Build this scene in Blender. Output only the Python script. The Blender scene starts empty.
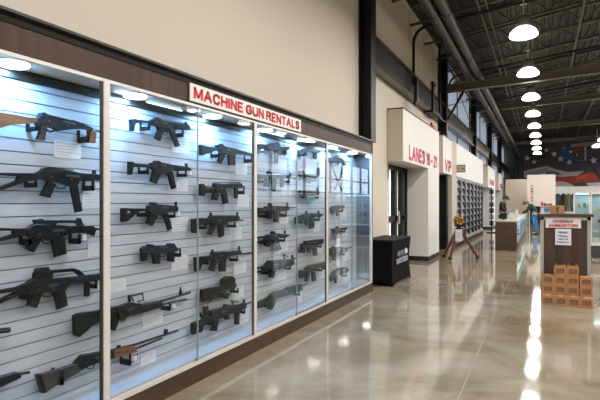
import bpy, bmesh, math, random
from mathutils import Vector, Matrix
random.seed(7)
SC = bpy.context.scene
COL = SC.collection
PI = math.pi
# ------------------------------------------------------------------ survey of the room
F = 485.0; H = 1.45; HY = 202.5; VX = 543.0
PSI = math.atan(243.0/F); CP = math.cos(PSI); SP = math.sin(PSI)
def W(px, py, x):
    """height and distance along the wall plane at x (x<0)"""
    Z = F*(-x)/(CP*(VX-px))
    return ((Z+x*SP)/CP, H+(HY-py)*Z/F)
def YP(px, py, y):
    """x and z on a cross plane at distance y"""
    t = (px-300)/F
    Z = y/(CP+t*SP)
    return (Z*(t*CP-SP), H+(HY-py)*Z/F)

# ------------------------------------------------------------------ materials
MATS = {}
def mat(name, col, rough=0.5, metal=0.0, spec=0.5, bump=None, var=None, emit=None, coat=0):
    if name in MATS: return MATS[name]
    m = bpy.data.materials.new(name); m.use_nodes = True
    nt = m.node_tree; b = nt.nodes['Principled BSDF']
    b.inputs['Base Color'].default_value = (*col, 1)
    b.inputs['Roughness'].default_value = rough
    b.inputs['Metallic'].default_value = metal
    b.inputs['Specular IOR Level'].default_value = spec
    b.inputs['Coat Weight'].default_value = coat
    if emit:
        b.inputs['Emission Color'].default_value = (*emit[0], 1)
        b.inputs['Emission Strength'].default_value = emit[1]
    tc = nt.nodes.new('ShaderNodeTexCoord')
    if var:   # (scale vector, amount, second colour)
        mp = nt.nodes.new('ShaderNodeMapping'); mp.inputs['Scale'].default_value = var[0]
        nz = nt.nodes.new('ShaderNodeTexNoise'); nz.inputs['Scale'].default_value = 1.0; nz.inputs['Detail'].default_value = 6
        rp = nt.nodes.new('ShaderNodeValToRGB')
        rp.color_ramp.elements[0].position = 0.5-var[1]; rp.color_ramp.elements[1].position = 0.5+var[1]
        rp.color_ramp.elements[0].color = (*col, 1); rp.color_ramp.elements[1].color = (*var[2], 1)
        nt.links.new(tc.outputs['Object'], mp.inputs[0]); nt.links.new(mp.outputs[0], nz.inputs['Vector'])
        nt.links.new(nz.outputs['Fac'], rp.inputs[0]); nt.links.new(rp.outputs[0], b.inputs['Base Color'])
    if bump:
        nz = nt.nodes.new('ShaderNodeTexNoise'); nz.inputs['Scale'].default_value = bump[0]
        bp = nt.nodes.new('ShaderNodeBump'); bp.inputs['Strength'].default_value = bump[1]; bp.inputs['Distance'].default_value = 0.01
        nt.links.new(tc.outputs['Object'], nz.inputs['Vector'])
        nt.links.new(nz.outputs['Fac'], bp.inputs['Height']); nt.links.new(bp.outputs[0], b.inputs['Normal'])
    MATS[name] = m
    return m
def glass_mat(name, tint, base=0.04, gain=0.9, rough=0.0):
    m = bpy.data.materials.new(name); m.use_nodes = True
    nt = m.node_tree; nt.nodes.clear()
    N = nt.nodes.new; L = nt.links.new
    g = N('ShaderNodeNewGeometry'); d = N('ShaderNodeVectorMath'); d.operation = 'DOT_PRODUCT'
    L(g.outputs['Normal'], d.inputs[0]); L(g.outputs['Incoming'], d.inputs[1])
    def mth(op, a, bval=None):
        n = N('ShaderNodeMath'); n.operation = op; L(a, n.inputs[0])
        if bval is not None: n.inputs[1].default_value = bval
        return n
    a = mth('ABSOLUTE', d.outputs['Value'])
    s = N('ShaderNodeMath'); s.operation = 'SUBTRACT'; s.inputs[0].default_value = 1; L(a.outputs[0], s.inputs[1])
    p = mth('POWER', s.outputs[0], 5); q = mth('MULTIPLY', p.outputs[0], gain); r = mth('ADD', q.outputs[0], base); r.use_clamp = True
    t = N('ShaderNodeBsdfTransparent'); t.inputs[0].default_value = (*tint, 1)
    gl = N('ShaderNodeBsdfGlossy'); gl.inputs['Roughness'].default_value = rough; gl.inputs[0].default_value = (1, 1, 1, 1)
    mx = N('ShaderNodeMixShader'); L(r.outputs[0], mx.inputs[0]); L(t.outputs[0], mx.inputs[1]); L(gl.outputs[0], mx.inputs[2])
    o = N('ShaderNodeOutputMaterial'); L(mx.outputs[0], o.inputs[0])
    MATS[name] = m
    return m
wall_m = mat('wall_paint', (0.63, 0.575, 0.49), 0.75, bump=(60, 0.05), spec=0.3)
white_m = mat('white_paint', (0.72, 0.71, 0.70), 0.6, bump=(60, 0.04), spec=0.3)
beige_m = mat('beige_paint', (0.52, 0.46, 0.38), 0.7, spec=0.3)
black_steel = mat('black_painted_steel', (0.006, 0.006, 0.006), 0.45, spec=0.3)
beam_m = mat('weathered_dark_beam', (0.03, 0.028, 0.026), 0.3, metal=0.3, var=((3, 3, 12), 0.2, (0.07, 0.065, 0.06)))
roof_m = mat('roof_deck_paint', (0.014, 0.012, 0.010), 0.55)
joist_m = mat('joist_paint', (0.055, 0.047, 0.040), 0.5)
duct_m = mat('duct_paint', (0.022, 0.022, 0.020), 0.4)
alu = mat('brushed_aluminium', (0.68, 0.66, 0.63), 0.4, metal=0.15)
dkgap = mat('black_channel', (0.02, 0.02, 0.025), 0.5)
walnut = mat('walnut_laminate', (0.040, 0.023, 0.016), 0.5, spec=0.25, var=((14, 14, 1.2), 0.25, (0.082, 0.048, 0.033)))
walnut2 = mat('walnut_base', (0.045, 0.028, 0.017), 0.5, spec=0.3, var=((1.5, 2, 14), 0.25, (0.085, 0.052, 0.030)))
molding_m = mat('dark_moulding', (0.012, 0.010, 0.008), 0.35)
slat_m = mat('slatwall_white', (0.50, 0.525, 0.59), 0.45, spec=0.3, var=((3, 3, 30), 0.2, (0.43, 0.45, 0.51)))
groove_m = mat('slat_groove', (0.16, 0.165, 0.18), 0.5)
deck_m = mat('case_deck', (0.38, 0.38, 0.41), 0.4)
gun_m = mat('gun_black', (0.004, 0.005, 0.0065), 0.38, metal=0.0, spec=0.25)
gun2_m = mat('gun_polymer', (0.006, 0.007, 0.008), 0.5, spec=0.2)
gun3_m = mat('gun_blue_sheen', (0.011, 0.018, 0.028), 0.33, metal=0.2, spec=0.35)  # bluish sheen of the case LEDs put into the gun colour
gun4_m = mat('gun_highlight_steel', (0.10, 0.12, 0.14), 0.3, metal=0.6)  # lighter steel tone, painted highlights on ports and pins
gunolive = mat('gun_green_black', (0.009, 0.011, 0.008), 0.5, spec=0.2)
wood_g = mat('gunstock_wood', (0.13, 0.045, 0.018), 0.4, var=((8, 3, 25), 0.2, (0.24, 0.095, 0.04)))
wood_d = mat('dark_gunstock_wood', (0.055, 0.04, 0.032), 0.4, var=((8, 3, 25), 0.2, (0.03, 0.03, 0.03)))
hook_m = mat('hook_black', (0.008, 0.008, 0.009), 0.4, spec=0.3)
paper = mat('white_card', (0.66, 0.66, 0.70), 0.6)
red_m = mat('red_vinyl', (0.62, 0.015, 0.03), 0.5)
pink_m = mat('crimson_vinyl', (0.60, 0.03, 0.09), 0.5)
signw = mat('sign_white', (0.74, 0.72, 0.70), 0.4)
ink = mat('dark_ink', (0.03, 0.025, 0.04), 0.6)
card_m = mat('cardboard', (0.36, 0.165, 0.06), 0.7, var=((9, 9, 9), 0.3, (0.42, 0.205, 0.08)))
card_d = mat('carton_print', (0.12, 0.055, 0.03), 0.7)
fabric_b = mat('black_fabric', (0.006, 0.006, 0.007), 0.85, bump=(300, 0.1), spec=0.1)
fabric_t = mat('charcoal_fabric', (0.018, 0.018, 0.02), 0.75, spec=0.2)
brass = mat('brass', (0.68, 0.44, 0.14), 0.22, metal=0.95)
mahog = mat('mahogany', (0.16, 0.028, 0.014), 0.3, var=((5, 5, 20), 0.2, (0.09, 0.02, 0.01)), coat=0.3)
ctop = mat('counter_top', (0.50, 0.44, 0.36), 0.3)
mdf = mat('grey_metal_trim', (0.42, 0.41, 0.40), 0.35, metal=0.5)
glass = glass_mat('case_glass', (0.965, 0.985, 0.99), 0.006, 1.25)
clear = glass_mat('cabinet_glass', (0.94, 0.97, 0.97), 0.03, 0.9)
def frosted():
    m = bpy.data.materials.new('translucent_panel'); m.use_nodes = True; nt = m.node_tree; nt.nodes.clear(); N = nt.nodes.new; L = nt.links.new
    a = N('ShaderNodeBsdfTranslucent'); a.inputs[0].default_value = (.50, .53, .56, 1)
    b = N('ShaderNodeBsdfDiffuse'); b.inputs[0].default_value = (.45, .46, .47, 1)
    mx = N('ShaderNodeMixShader'); mx.inputs[0].default_value = .15; L(a.outputs[0], mx.inputs[1]); L(b.outputs[0], mx.inputs[2])
    o = N('ShaderNodeOutputMaterial'); L(mx.outputs[0], o.inputs[0]); return m
winglass = frosted()
glassedge = mat('green_glass_edge', (0.25, 0.50, 0.42), 0.2)
lamp_m = mat('lamp_dome', (0.9, 0.85, 0.78), 0.4, emit=((1.0, 0.90, 0.76), 9.0))
led_m = mat('led_disc', (0.9, 0.95, 1.0), 0.4, emit=((0.55, 0.80, 1.0), 22.0))
cyan_led = mat('cyan_led', (0.6, 0.9, 1.0), 0.4, emit=((0.25, 0.75, 1.0), 5.0))
grey_m = mat('grey_plastic', (0.25, 0.25, 0.25), 0.5)
green_trim = mat('green_strip', (0.16, 0.36, 0.20), 0.5)

# ------------------------------------------------------------------ mesh helpers
ORG = {}
def org(o):
    return ORG.get(o.name, Vector((0, 0, 0))) if o else Vector((0, 0, 0))
def tag(o, label=None, cat=None, group=None, kind=None):
    if label: o['label'] = label
    if cat: o['category'] = cat
    if group: o['group'] = group
    if kind: o['kind'] = kind
    return o
def empty(name, loc, label, cat, group=None):
    o = bpy.data.objects.new(name, None); COL.objects.link(o); o.location = loc
    o.empty_display_size = 0.1
    ORG[o.name] = Vector(loc)
    return tag(o, label, cat, group)
def obj(name, bm, m, parent=None, smooth=False, loc=None):
    """one mesh object; geometry is given in world coordinates"""
    me = bpy.data.meshes.new(name)
    base = org(parent)
    off = Vector(loc) if loc is not None else base
    bmesh.ops.recalc_face_normals(bm, faces=bm.faces)
    for v in bm.verts: v.co -= off
    bm.to_mesh(me); bm.free()
    ms = m if isinstance(m, (list, tuple)) else [m]
    for k in ms: me.materials.append(k)
    if smooth:
        for p in me.polygons: p.use_smooth = True
        try: me.set_sharp_from_angle(angle=math.radians(35))
        except Exception: pass
    o = bpy.data.objects.new(name, me); COL.objects.link(o)
    if parent is not None:
        o.parent = parent; o.location = off-base
    else: o.location = off
    ORG[o.name] = off
    return o
def struct(name, bm, m, parent=None, label=None):
    o = obj(name, bm, m, parent)
    if parent is None: o['kind'] = 'structure'
    if label: o['label'] = label
    return o
def B(): return bmesh.new()
def box(bm, x0, x1, y0, y1, z0, z1, bev=0, mi=0):
    vs = [bm.verts.new((x, y, z)) for x in (x0, x1) for y in (y0, y1) for z in (z0, z1)]
    fs = [bm.faces.new([vs[i] for i in f]) for f in ((0, 1, 3, 2), (4, 6, 7, 5), (0, 4, 5, 1), (2, 3, 7, 6), (0, 2, 6, 4), (1, 5, 7, 3))]
    for f in fs: f.material_index = mi
    if bev:
        es = list({e for f in fs for e in f.edges})
        r = bmesh.ops.bevel(bm, geom=es, offset=bev, segments=2, affect='EDGES', clamp_overlap=True)
        for f in r['faces']: f.material_index = mi
    return bm
def Bx(*a, **k): return box(B(), *a, **k)
def prism(bm, pts, a0, a1, axis='x', bev=0):
    def P(u, v, a):
        return {'x': (a, u, v), 'y': (u, a, v), 'z': (u, v, a)}[axis]
    A = [bm.verts.new(P(u, v, a0)) for u, v in pts]; C = [bm.verts.new(P(u, v, a1)) for u, v in pts]
    n = len(pts)
    f1 = bm.faces.new(A); f2 = bm.faces.new(C[::-1])
    for i in range(n): bm.faces.new((A[i], A[(i+1) % n], C[(i+1) % n], C[i]))
    if bev:
        bmesh.ops.bevel(bm, geom=list(f1.edges)+list(f2.edges), offset=bev, segments=1, affect='EDGES', clamp_overlap=True)
    return bm
def cyl(bm, p0, p1, r0, r1=None, seg=12, cap=True):
    p0 = Vector(p0); p1 = Vector(p1); r1 = r0 if r1 is None else r1
    d = (p1-p0).normalized(); u = d.orthogonal().normalized(); w = d.cross(u)
    R = []
    for p, r in ((p0, r0), (p1, r1)):
        R.append([bm.verts.new(p+u*math.cos(2*PI*i/seg)*r+w*math.sin(2*PI*i/seg)*r) for i in range(seg)])
    for i in range(seg): bm.faces.new((R[0][i], R[0][(i+1) % seg], R[1][(i+1) % seg], R[1][i]))
    if cap: bm.faces.new(R[0][::-1]); bm.faces.new(R[1])
    return bm
def tube(bm, pts, r, seg=8):
    pts = [Vector(p) for p in pts]
    rings = []
    u = None
    for i, p in enumerate(pts):
        d = (pts[min(i+1, len(pts)-1)]-pts[max(i-1, 0)]).normalized()
        u = d.orthogonal().normalized() if u is None else (u-d*u.dot(d)).normalized()
        w = d.cross(u)
        rings.append([bm.verts.new(p+u*math.cos(2*PI*k/seg)*r+w*math.sin(2*PI*k/seg)*r) for k in range(seg)])
    for a, b in zip(rings, rings[1:]):
        for k in range(seg): bm.faces.new((a[k], a[(k+1) % seg], b[(k+1) % seg], b[k]))
    bm.faces.new(rings[0][::-1]); bm.faces.new(rings[-1])
    return bm
def lathe(bm, c, prof, axis=(0, 0, 1), seg=24):
    """prof: list of (distance along axis, radius)"""
    c = Vector(c); d = Vector(axis).normalized(); u = d.orthogonal().normalized(); w = d.cross(u)
    rings = [[bm.verts.new(c+d*h+u*math.cos(2*PI*k/seg)*max(r, .0005)+w*math.sin(2*PI*k/seg)*max(r, .0005)) for k in range(seg)] for h, r in prof]
    for a, b in zip(rings, rings[1:]):
        for k in range(seg): bm.faces.new((a[k], a[(k+1) % seg], b[(k+1) % seg], b[k]))
    bm.faces.new(rings[0][::-1]); bm.faces.new(rings[-1])
    return bm
def text_bm(s, w, h, depth=0.002, bold=0.0, fitx=True):
    """solid letters, lower-left corner at the origin, w by h in the local XY plane"""
    c = bpy.data.curves.new('t', 'FONT'); c.body = s; c.extrude = depth/2; c.offset = bold; c.resolution_u = 3
    o = bpy.data.objects.new('t', c); COL.objects.link(o)
    dg = bpy.context.evaluated_depsgraph_get(); dg.update()
    me = bpy.data.meshes.new_from_object(o.evaluated_get(dg))
    bm = B(); bm.from_mesh(me)
    bpy.data.objects.remove(o); bpy.data.curves.remove(c); bpy.data.meshes.remove(me)
    xs = [v.co.x for v in bm.verts]; ys = [v.co.y for v in bm.verts]
    x0, x1, y0, y1 = min(xs), max(xs), min(ys), max(ys)
    for v in bm.verts:
        v.co.x = (v.co.x-x0)/(x1-x0)*w; v.co.y = (v.co.y-y0)/(y1-y0)*h
    return bm
GL = {
 'A': (.78, [[(0, 0), (.39, 1), (.78, 0)], [(.15, .34), (.63, .34)]]), 'B': (.66, [[(0, 0), (0, 1), (.45, 1), (.6, .88), (.6, .65), (.45, .53), (0, .53)], [(.45, .53), (.66, .4), (.66, .14), (.5, 0), (0, 0)]]),
 'C': (.70, [[(.70, .74), (.58, .94), (.36, 1), (.12, .9), (0, .62), (0, .36), (.12, .1), (.36, 0), (.58, .06), (.70, .27)]]),
 'D': (.68, [[(0, 0), (0, 1), (.40, 1), (.6, .86), (.68, .5), (.6, .14), (.40, 0), (0, 0)]]), 'E': (.58, [[(.58, 1), (0, 1), (0, 0), (.58, 0)], [(0, .52), (.52, .52)]]),
 'F': (.56, [[(.56, 1), (0, 1), (0, 0)], [(0, .52), (.48, .52)]]), 'G': (.74, [[(.70, .76), (.58, .94), (.36, 1), (.12, .9), (0, .62), (0, .36), (.12, .1), (.36, 0), (.62, .1), (.74, .22), (.74, .46), (.42, .46)]]),
 'H': (.66, [[(0, 0), (0, 1)], [(.66, 0), (.66, 1)], [(0, .52), (.66, .52)]]), 'I': (.0, [[(0, 0), (0, 1)]]), 'J': (.5, [[(.5, 1), (.5, .2), (.35, 0), (.12, 0), (0, .22)]]),
 'K': (.66, [[(0, 0), (0, 1)], [(.62, 1), (0, .42)], [(.2, .6), (.66, 0)]]), 'L': (.54, [[(0, 1), (0, 0), (.54, 0)]]), 'M': (.82, [[(0, 0), (0, 1), (.41, .12), (.82, 1), (.82, 0)]]),
 'N': (.66, [[(0, 0), (0, 1), (.66, 0), (.66, 1)]]), 'O': (.76, [[(.38, 1), (.12, .9), (0, .62), (0, .36), (.12, .1), (.38, 0), (.64, .1), (.76, .36), (.76, .62), (.64, .9), (.38, 1)]]),
 'P': (.62, [[(0, 0), (0, 1), (.45, 1), (.62, .86), (.62, .6), (.45, .46), (0, .46)]]), 'R': (.66, [[(0, 0), (0, 1), (.45, 1), (.62, .88), (.62, .64), (.45, .5), (0, .5)], [(.42, .5), (.66, 0)]]),
 'S': (.62, [[(.60, .78), (.5, .95), (.3, 1), (.1, .93), (.02, .76), (.12, .6), (.5, .46), (.62, .28), (.52, .07), (.3, 0), (.1, .06), (0, .25)]]), 'T': (.64, [[(0, 1), (.64, 1)], [(.32, 1), (.32, 0)]]),
 'U': (.66, [[(0, 1), (0, .28), (.12, .06), (.33, 0), (.54, .06), (.66, .28), (.66, 1)]]), 'V': (.72, [[(0, 1), (.36, 0), (.72, 1)]]), 'X': (.68, [[(0, 0), (.68, 1)], [(0, 1), (.68, 0)]]),
 '1': (.25, [[(0, .78), (.25, 1), (.25, 0)]]), '2': (.56, [[(0, .72), (.1, .93), (.3, 1), (.5, .9), (.55, .7), (.45, .5), (0, 0), (.56, 0)]]), '6': (.58, [[(.52, .86), (.32, 1), (.1, .85), (0, .45), (.08, .1), (.3, 0), (.52, .1), (.58, .32), (.48, .54), (.28, .6), (.04, .42)]]),
 '-': (.36, [[(0, .42), (.36, .42)]]), ' ': (-.02, [])}
def stroke_bm(s, w, h, depth=0.004, t=.22):
    bm = B(); x = t/2; k = 1-t
    for ch in s:
        gw, st = GL[ch]
        for line in st:
            P = [Vector((x+a, t/2+b*k)) for a, b in line]
            for a, b in zip(P, P[1:]):
                d = (b-a).normalized(); n = Vector((-d.y, d.x))*t/2; e = d*t*.32
                a2 = a-e if a is not P[0] or True else a; b2 = b+e
                q = [a2+n, a2-n, b2-n, b2+n]
                prism(bm, [(v.x, min(1, max(0, v.y))) for v in q], -depth/2, depth/2, 'z')
        x += gw+t+GAP
    W_ = x-GAP-t/2
    for v in bm.verts: v.co.x *= w/W_; v.co.y *= h
    return bm
GAP = .12
def word_spans(s, t=.22):
    x = 0; out = []; cur = None
    for ch in s:
        gw = GL[ch][0]; w = gw+t+GAP
        if ch == ' ': cur = None
        elif cur is None: cur = [ch, x, x+w-GAP]; out.append(cur)
        else: cur[0] += ch; cur[2] = x+w-GAP
        x += w
    T = x-GAP
    return [(a, b/T, c/T) for a, b, c in out]
def side_words(s, par, m, x, y0, y1, z0, z1):
    for a, f0, f1 in word_spans(s):
        obj('lettering', text_side(a, x, y0+(y1-y0)*f0, y0+(y1-y0)*f1, z0, z1), m, par)
def text_side(s, x, y0, y1, z0, z1, bold=0.02):      # faces +x, reads along +y
    bm = stroke_bm(s, y1-y0, z1-z0)
    for v in bm.verts: v.co = Vector((x+v.co.z, y0+v.co.x, z0+v.co.y))
    return bm
def text_front(s, y, x0, x1, z0, z1, bold=0.02):     # faces -y, reads along +x
    bm = stroke_bm(s, x1-x0, z1-z0)
    for v in bm.verts: v.co = Vector((x0+v.co.x, y-v.co.z, z0+v.co.y))
    return bm
def merge(a, b):
    me = bpy.data.meshes.new('tmp'); b.to_mesh(me); b.free(); a.from_mesh(me); bpy.data.meshes.remove(me); return a
def copy_tree(o, parent=None):
    c = o.copy(); COL.objects.link(c); c.parent = parent
    ORG[c.name] = org(o)
    for ch in list(o.children): copy_tree(ch, c)
    return c
def area(name, loc, size, power, col, rot=(0, 0, 0), shape='DISK', sy=None, spread=PI):
    l = bpy.data.lights.new(name, 'AREA'); l.shape = shape; l.size = size
    if sy: l.size_y = sy
    l.energy = power; l.color = col; l.spread = spread
    o = bpy.data.objects.new(name, l); COL.objects.link(o); o.location = loc; o.rotation_euler = rot
    return o

# ------------------------------------------------------------------ floor, ceiling, outer walls
XR = 7.0; YB = 44.0; YN = -9.0; XW = -2.87; XO = -3.17
def floor_mat():
    m = bpy.data.materials.new('polished_concrete'); m.use_nodes = True; nt = m.node_tree; N = nt.nodes.new; L = nt.links.new
    b = nt.nodes['Principled BSDF']; tc = N('ShaderNodeTexCoord')
    n1 = N('ShaderNodeTexNoise'); n1.inputs['Scale'].default_value = 0.9; n1.inputs['Detail'].default_value = 9; n1.inputs['Roughness'].default_value = 0.62; n1.inputs['Distortion'].default_value = 0.6
    n2 = N('ShaderNodeTexNoise'); n2.inputs['Scale'].default_value = 55; n2.inputs['Detail'].default_value = 4
    L(tc.outputs['Object'], n1.inputs['Vector']); L(tc.outputs['Object'], n2.inputs['Vector'])
    r1 = N('ShaderNodeValToRGB'); e = r1.color_ramp.elements
    e[0].position = 0.36; e[0].color = (0.21, 0.16, 0.10, 1); e[1].position = 0.62; e[1].color = (0.38, 0.32, 0.235, 1)
    L(n1.outputs['Fac'], r1.inputs[0])
    mx = N('ShaderNodeMix'); mx.data_type = 'RGBA'; mx.blend_type = 'MULTIPLY'; mx.inputs[0].default_value = 0.25
    L(r1.outputs[0], mx.inputs[6]); L(n2.outputs['Fac'], mx.inputs[7])
    # saw joints: one along the aisle, others across it
    sx = N('ShaderNodeSeparateXYZ'); L(tc.outputs['Object'], sx.inputs[0])
    def line(sock, off, period, wd):
        a = N('ShaderNodeMath'); a.operation = 'ADD'; a.inputs[1].default_value = off; L(sock, a.inputs[0])
        p = N('ShaderNodeMath'); p.operation = 'PINGPONG'; p.inputs[1].default_value = period/2; L(a.outputs[0], p.inputs[0])
        c = N('ShaderNodeMath'); c.operation = 'LESS_THAN'; c.inputs[1].default_value = wd; L(p.outputs[0], c.inputs[0]); return c
    l1 = line(sx.outputs[0], 0.56, 4.6, 0.006); l2 = line(sx.outputs[1], -9.5, 7.3, 0.006)
    mxl = N('ShaderNodeMath'); mxl.operation = 'MAXIMUM'; L(l1.outputs[0], mxl.inputs[0]); L(l2.outputs[0], mxl.inputs[1])
    m2 = N('ShaderNodeMix'); m2.data_type = 'RGBA'; L(mxl.outputs[0], m2.inputs[0]); L(mx.outputs[2], m2.inputs[6]); m2.inputs[7].default_value = (0.32, 0.285, 0.225, 1)
    L(m2.outputs[2], b.inputs['Base Color'])
    rr = N('ShaderNodeMapRange'); rr.inputs[3].default_value = 0.03; rr.inputs[4].default_value = 0.09; L(n1.outputs['Fac'], rr.inputs[0]); L(rr.outputs[0], b.inputs['Roughness'])
    bp = N('ShaderNodeBump'); bp.inputs['Strength'].default_value = 0.012; bp.inputs['Distance'].default_value = 0.02
    n3 = N('ShaderNodeTexNoise'); n3.inputs['Scale'].default_value = 4; n3.inputs['Detail'].default_value = 2; L(tc.outputs['Object'], n3.inputs['Vector'])
    L(n3.outputs['Fac'], bp.inputs['Height']); L(bp.outputs[0], b.inputs['Normal'])
    b.inputs['Specular IOR Level'].default_value = 0.4; 
    return m
struct('floor', Bx(-5.2, XR+.3, YN-.3, YB+.3, -0.2, 0), floor_mat())
# roof deck: ribbed sheet rising to the right
def RZ(x): return 6.17+0.125*(x+2.9)
bm = B(); x = -3.3; prev = None
prof = []
while x < XR+.3:
    for dx, dz in ((0, 0), (.05, 0), (.07, .045), (.13, .045), (.15, 0)): prof.append((x+dx, RZ(x+dx)+dz))
    x += .2
lo = [[bm.verts.new((a, y, b)) for a, b in prof] for y in (YN-.3, YB+.3)]
hi = [[bm.verts.new((a, y, b+.25)) for a, b in prof] for y in (YN-.3, YB+.3)]
for i in range(len(prof)-1):
    bm.faces.new((lo[0][i], lo[0][i+1], lo[1][i+1], lo[1][i])); bm.faces.new((hi[0][i], hi[0][i+1], hi[1][i+1], hi[1][i]))
struct('ceiling', bm, roof_m)
# left wall (with recesses below and clerestory windows above)
COLY = [8.0+7.3*k for k in range(-2, 6)]
bm = B()
def wl(y0, y1, z0, z1, x0=XO, x1=XW): box(bm, x0, x1, y0, y1, z0, z1)
wl(YN, 9.74, 0, 6.3)
wl(9.74, 15.6, 2.30, 6.3)
wl(12.17, 14.15, 0, 2.30); wl(15.6, 26.75, 0, 3.45)
wl(26.75, 28.6, 2.25, 3.45); wl(28.6, 33.6, 0, 3.45); wl(33.6, 35.4, 2.25, 3.45); wl(35.4, YB, 0, 3.45)
wl(15.6, YB, 4.02, 4.50); wl(15.6, YB, 6.08, 6.3)
wl(14.15, 15.6, 0, 0.02)
for k in range(3, 8):
    c = COLY[k]+.13
    if c < YB: wl(c-.32, c+.32, 3.45, 4.02); wl(c-.32, c+.32, 4.5, 6.08)
struct('wall_left', bm, wall_m)
# vertical metal ribs of the wall sheet above the beam
bm = B()
for i in range(13): box(bm, XW-.01, XW+.012, 11.6+i*.27, 11.63+i*.27, 4.44, 6.1)
struct('trim_1', bm, wall_m)
n = 1
for k in range(3, 7):
    y0 = (15.6 if k == 3 else COLY[k]+.45); y1 = min(COLY[k+1]-.19, YB-.3)
    if y1 <= y0: continue
    for z0, z1 in ((4.5, 6.08), (3.45, 4.02)):
        bm = B()
        for a, b, c, d in ((y0, y1, z0, z0+.05), (y0, y1, z1-.05, z1), (y0, y0+.05, z0, z1), (y1-.05, y1, z0, z1), ((y0+y1)/2-.025, (y0+y1)/2+.025, z0, z1)):
            box(bm, -2.94, -2.875, a, b, c, d)
        w = struct('window_%d' % n, bm, black_steel); n += 1
        obj('window_pane', Bx(-2.915, -2.905, y0+.04, y1-.04, z0+.04, z1-.04), winglass, w)
# right wall with storefront windows
bm = B(); y0w, y1w = 19.0, 38.0
box(bm, XR, XR+.3, YN, y0w, 0, 7.5); box(bm, XR, XR+.3, y1w, YB, 0, 7.5)
box(bm, XR, XR+.3, y0w, y1w, 0, .5); box(bm, XR, XR+.3, y0w, y1w, 4.1, 7.5)
struct('wall_right', bm, mat('taupe_paint', (.20, .18, .16), .7))
bm = B(); k = y0w
while k <= y1w+.01:
    box(bm, XR+.05, XR+.17, k-.06, k+.06, .5, 4.1); k += 1.9
for z in (.5, 2.0, 2.9, 4.0): box(bm, XR+.05, XR+.17, y0w, y1w, z, z+.1)
w = struct('window_%d' % n, bm, black_steel)
obj('window_pane', Bx(XR+.1, XR+.115, y0w, y1w, .55, 4.08), clear, w)
back_m = mat('back_wall_paint', (0.05, 0.055, 0.06), 0.7)
struct('wall_back', Bx(XO, XR+.3, YB, YB+.3, 0, 7.6), back_m)
struct('wall_front', Bx(XO, XR+.3, YN-.3, YN, 0, 7.6), white_m)
# lanes corridor seen through the glazed door
struct('wall_corridor', box(Bx(-5.2, -5.0, 8.5, 40, 0, 3), -5.2, XO, 8.5, 40, 2.6, 2.8), white_m)
co = area('corridor_fill', (-4.1, 16.5, 2.55), 1.6, 420, (1, .95, .85), shape='RECTANGLE', sy=.3)  # unseen lamp added to brighten the corridor behind the door
t = empty('added_ceiling_light', (-4.1, 16.5, 2.6), 'added unseen ceiling light brightening the corridor beyond the black framed glass door', 'ceiling light')
obj('housing', Bx(-4.95, -3.25, 16.3, 16.7, 2.56, 2.6), alu, t)

# ------------------------------------------------------------------ columns, beam, rafters
for k, y in enumerate(COLY):
    if k < 2: continue
    bm = B()
    box(bm, XW, XW+.02, y, y+.27, 0 if k > 2 else 2.5, 6.05); box(bm, XW+.21, XW+.23, y, y+.27, 0 if k > 2 else 2.5, 6.05)
    box(bm, XW+.02, XW+.21, y+.125, y+.145, 0 if k > 2 else 2.5, 6.05)
    z = {2: 'black steel column rising just past the display case', 3: 'black steel column beside the VIP doorway', 4: 'black steel column by the middle clerestory windows'}.get(k)
    if k in (3, 4, 5, 6, 7):   # stands above the furred-out lower wall
        pass
    o = obj('steel_column', bm, black_steel, loc=(XW, y, 0)); o['kind'] = 'structure'
    # rafter carried by the column
    if k > 2:
        bm = B(); up = 0 if k == 3 else .62
        for z0, z1, hw in ((4.84, 4.87, .09), (5.05, 5.08, .09), (4.87, 5.05, .012)):
            bm2 = prism(B(), [(-2.64, z0+up), (XR, z0+.30+up), (XR, z1+.30+up), (-2.64, z1+up)], y+.135-hw, y+.135+hw, 'y'); merge(bm, bm2)
        o = obj('roof_beam', bm, mat('rafter_paint', (.10, .09, .078), .45), loc=(-2.64, y, 4.84)); o['kind'] = 'structure'
        if k > 3: continue
        bm = prism(B(), [(-2.66, 4.0), (-2.60, 4.0), (-2.12, 4.84), (-2.20, 4.84)], y+.09, y+.18, 'y')
        o = obj('knee_brace', bm, black_steel, loc=(-2.66, y, 4)); o['kind'] = 'structure'
# wall beam: I profile
for i in range(1, 7):
    y0 = COLY[i]+.27 if i > 0 else YN; y1 = COLY[i+1]
    if i == 1: y0 = YN
    if i == 1: continue
    pts = [(XW, 3.90), (XW+.20, 3.90), (XW+.20, 3.93), (XW+.11, 3.93), (XW+.11, 4.41), (XW+.20, 4.41), (XW+.20, 4.44), (XW, 4.44)]
    o = obj('wall_beam', prism(B(), pts, y0, y1, 'y'), beam_m, loc=(XW, y0, 3.9)); o['kind'] = 'structure'
# rod bracing
bm = tube(B(), [(-2.72, 15.8, 6.0), (-2.72, 22.5, 4.5)], .015, 6)
o = obj('brace_rod', bm, black_steel, loc=(-2.72, 15.8, 4.5)); o['kind'] = 'structure'
bm = tube(B(), [(-2.74, 22.5, 6.0), (-2.74, 15.8, 4.5)], .015, 6)
o = obj('brace_rod', bm, black_steel, loc=(-2.74, 15.8, 4.5)); o['kind'] = 'structure'

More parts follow.
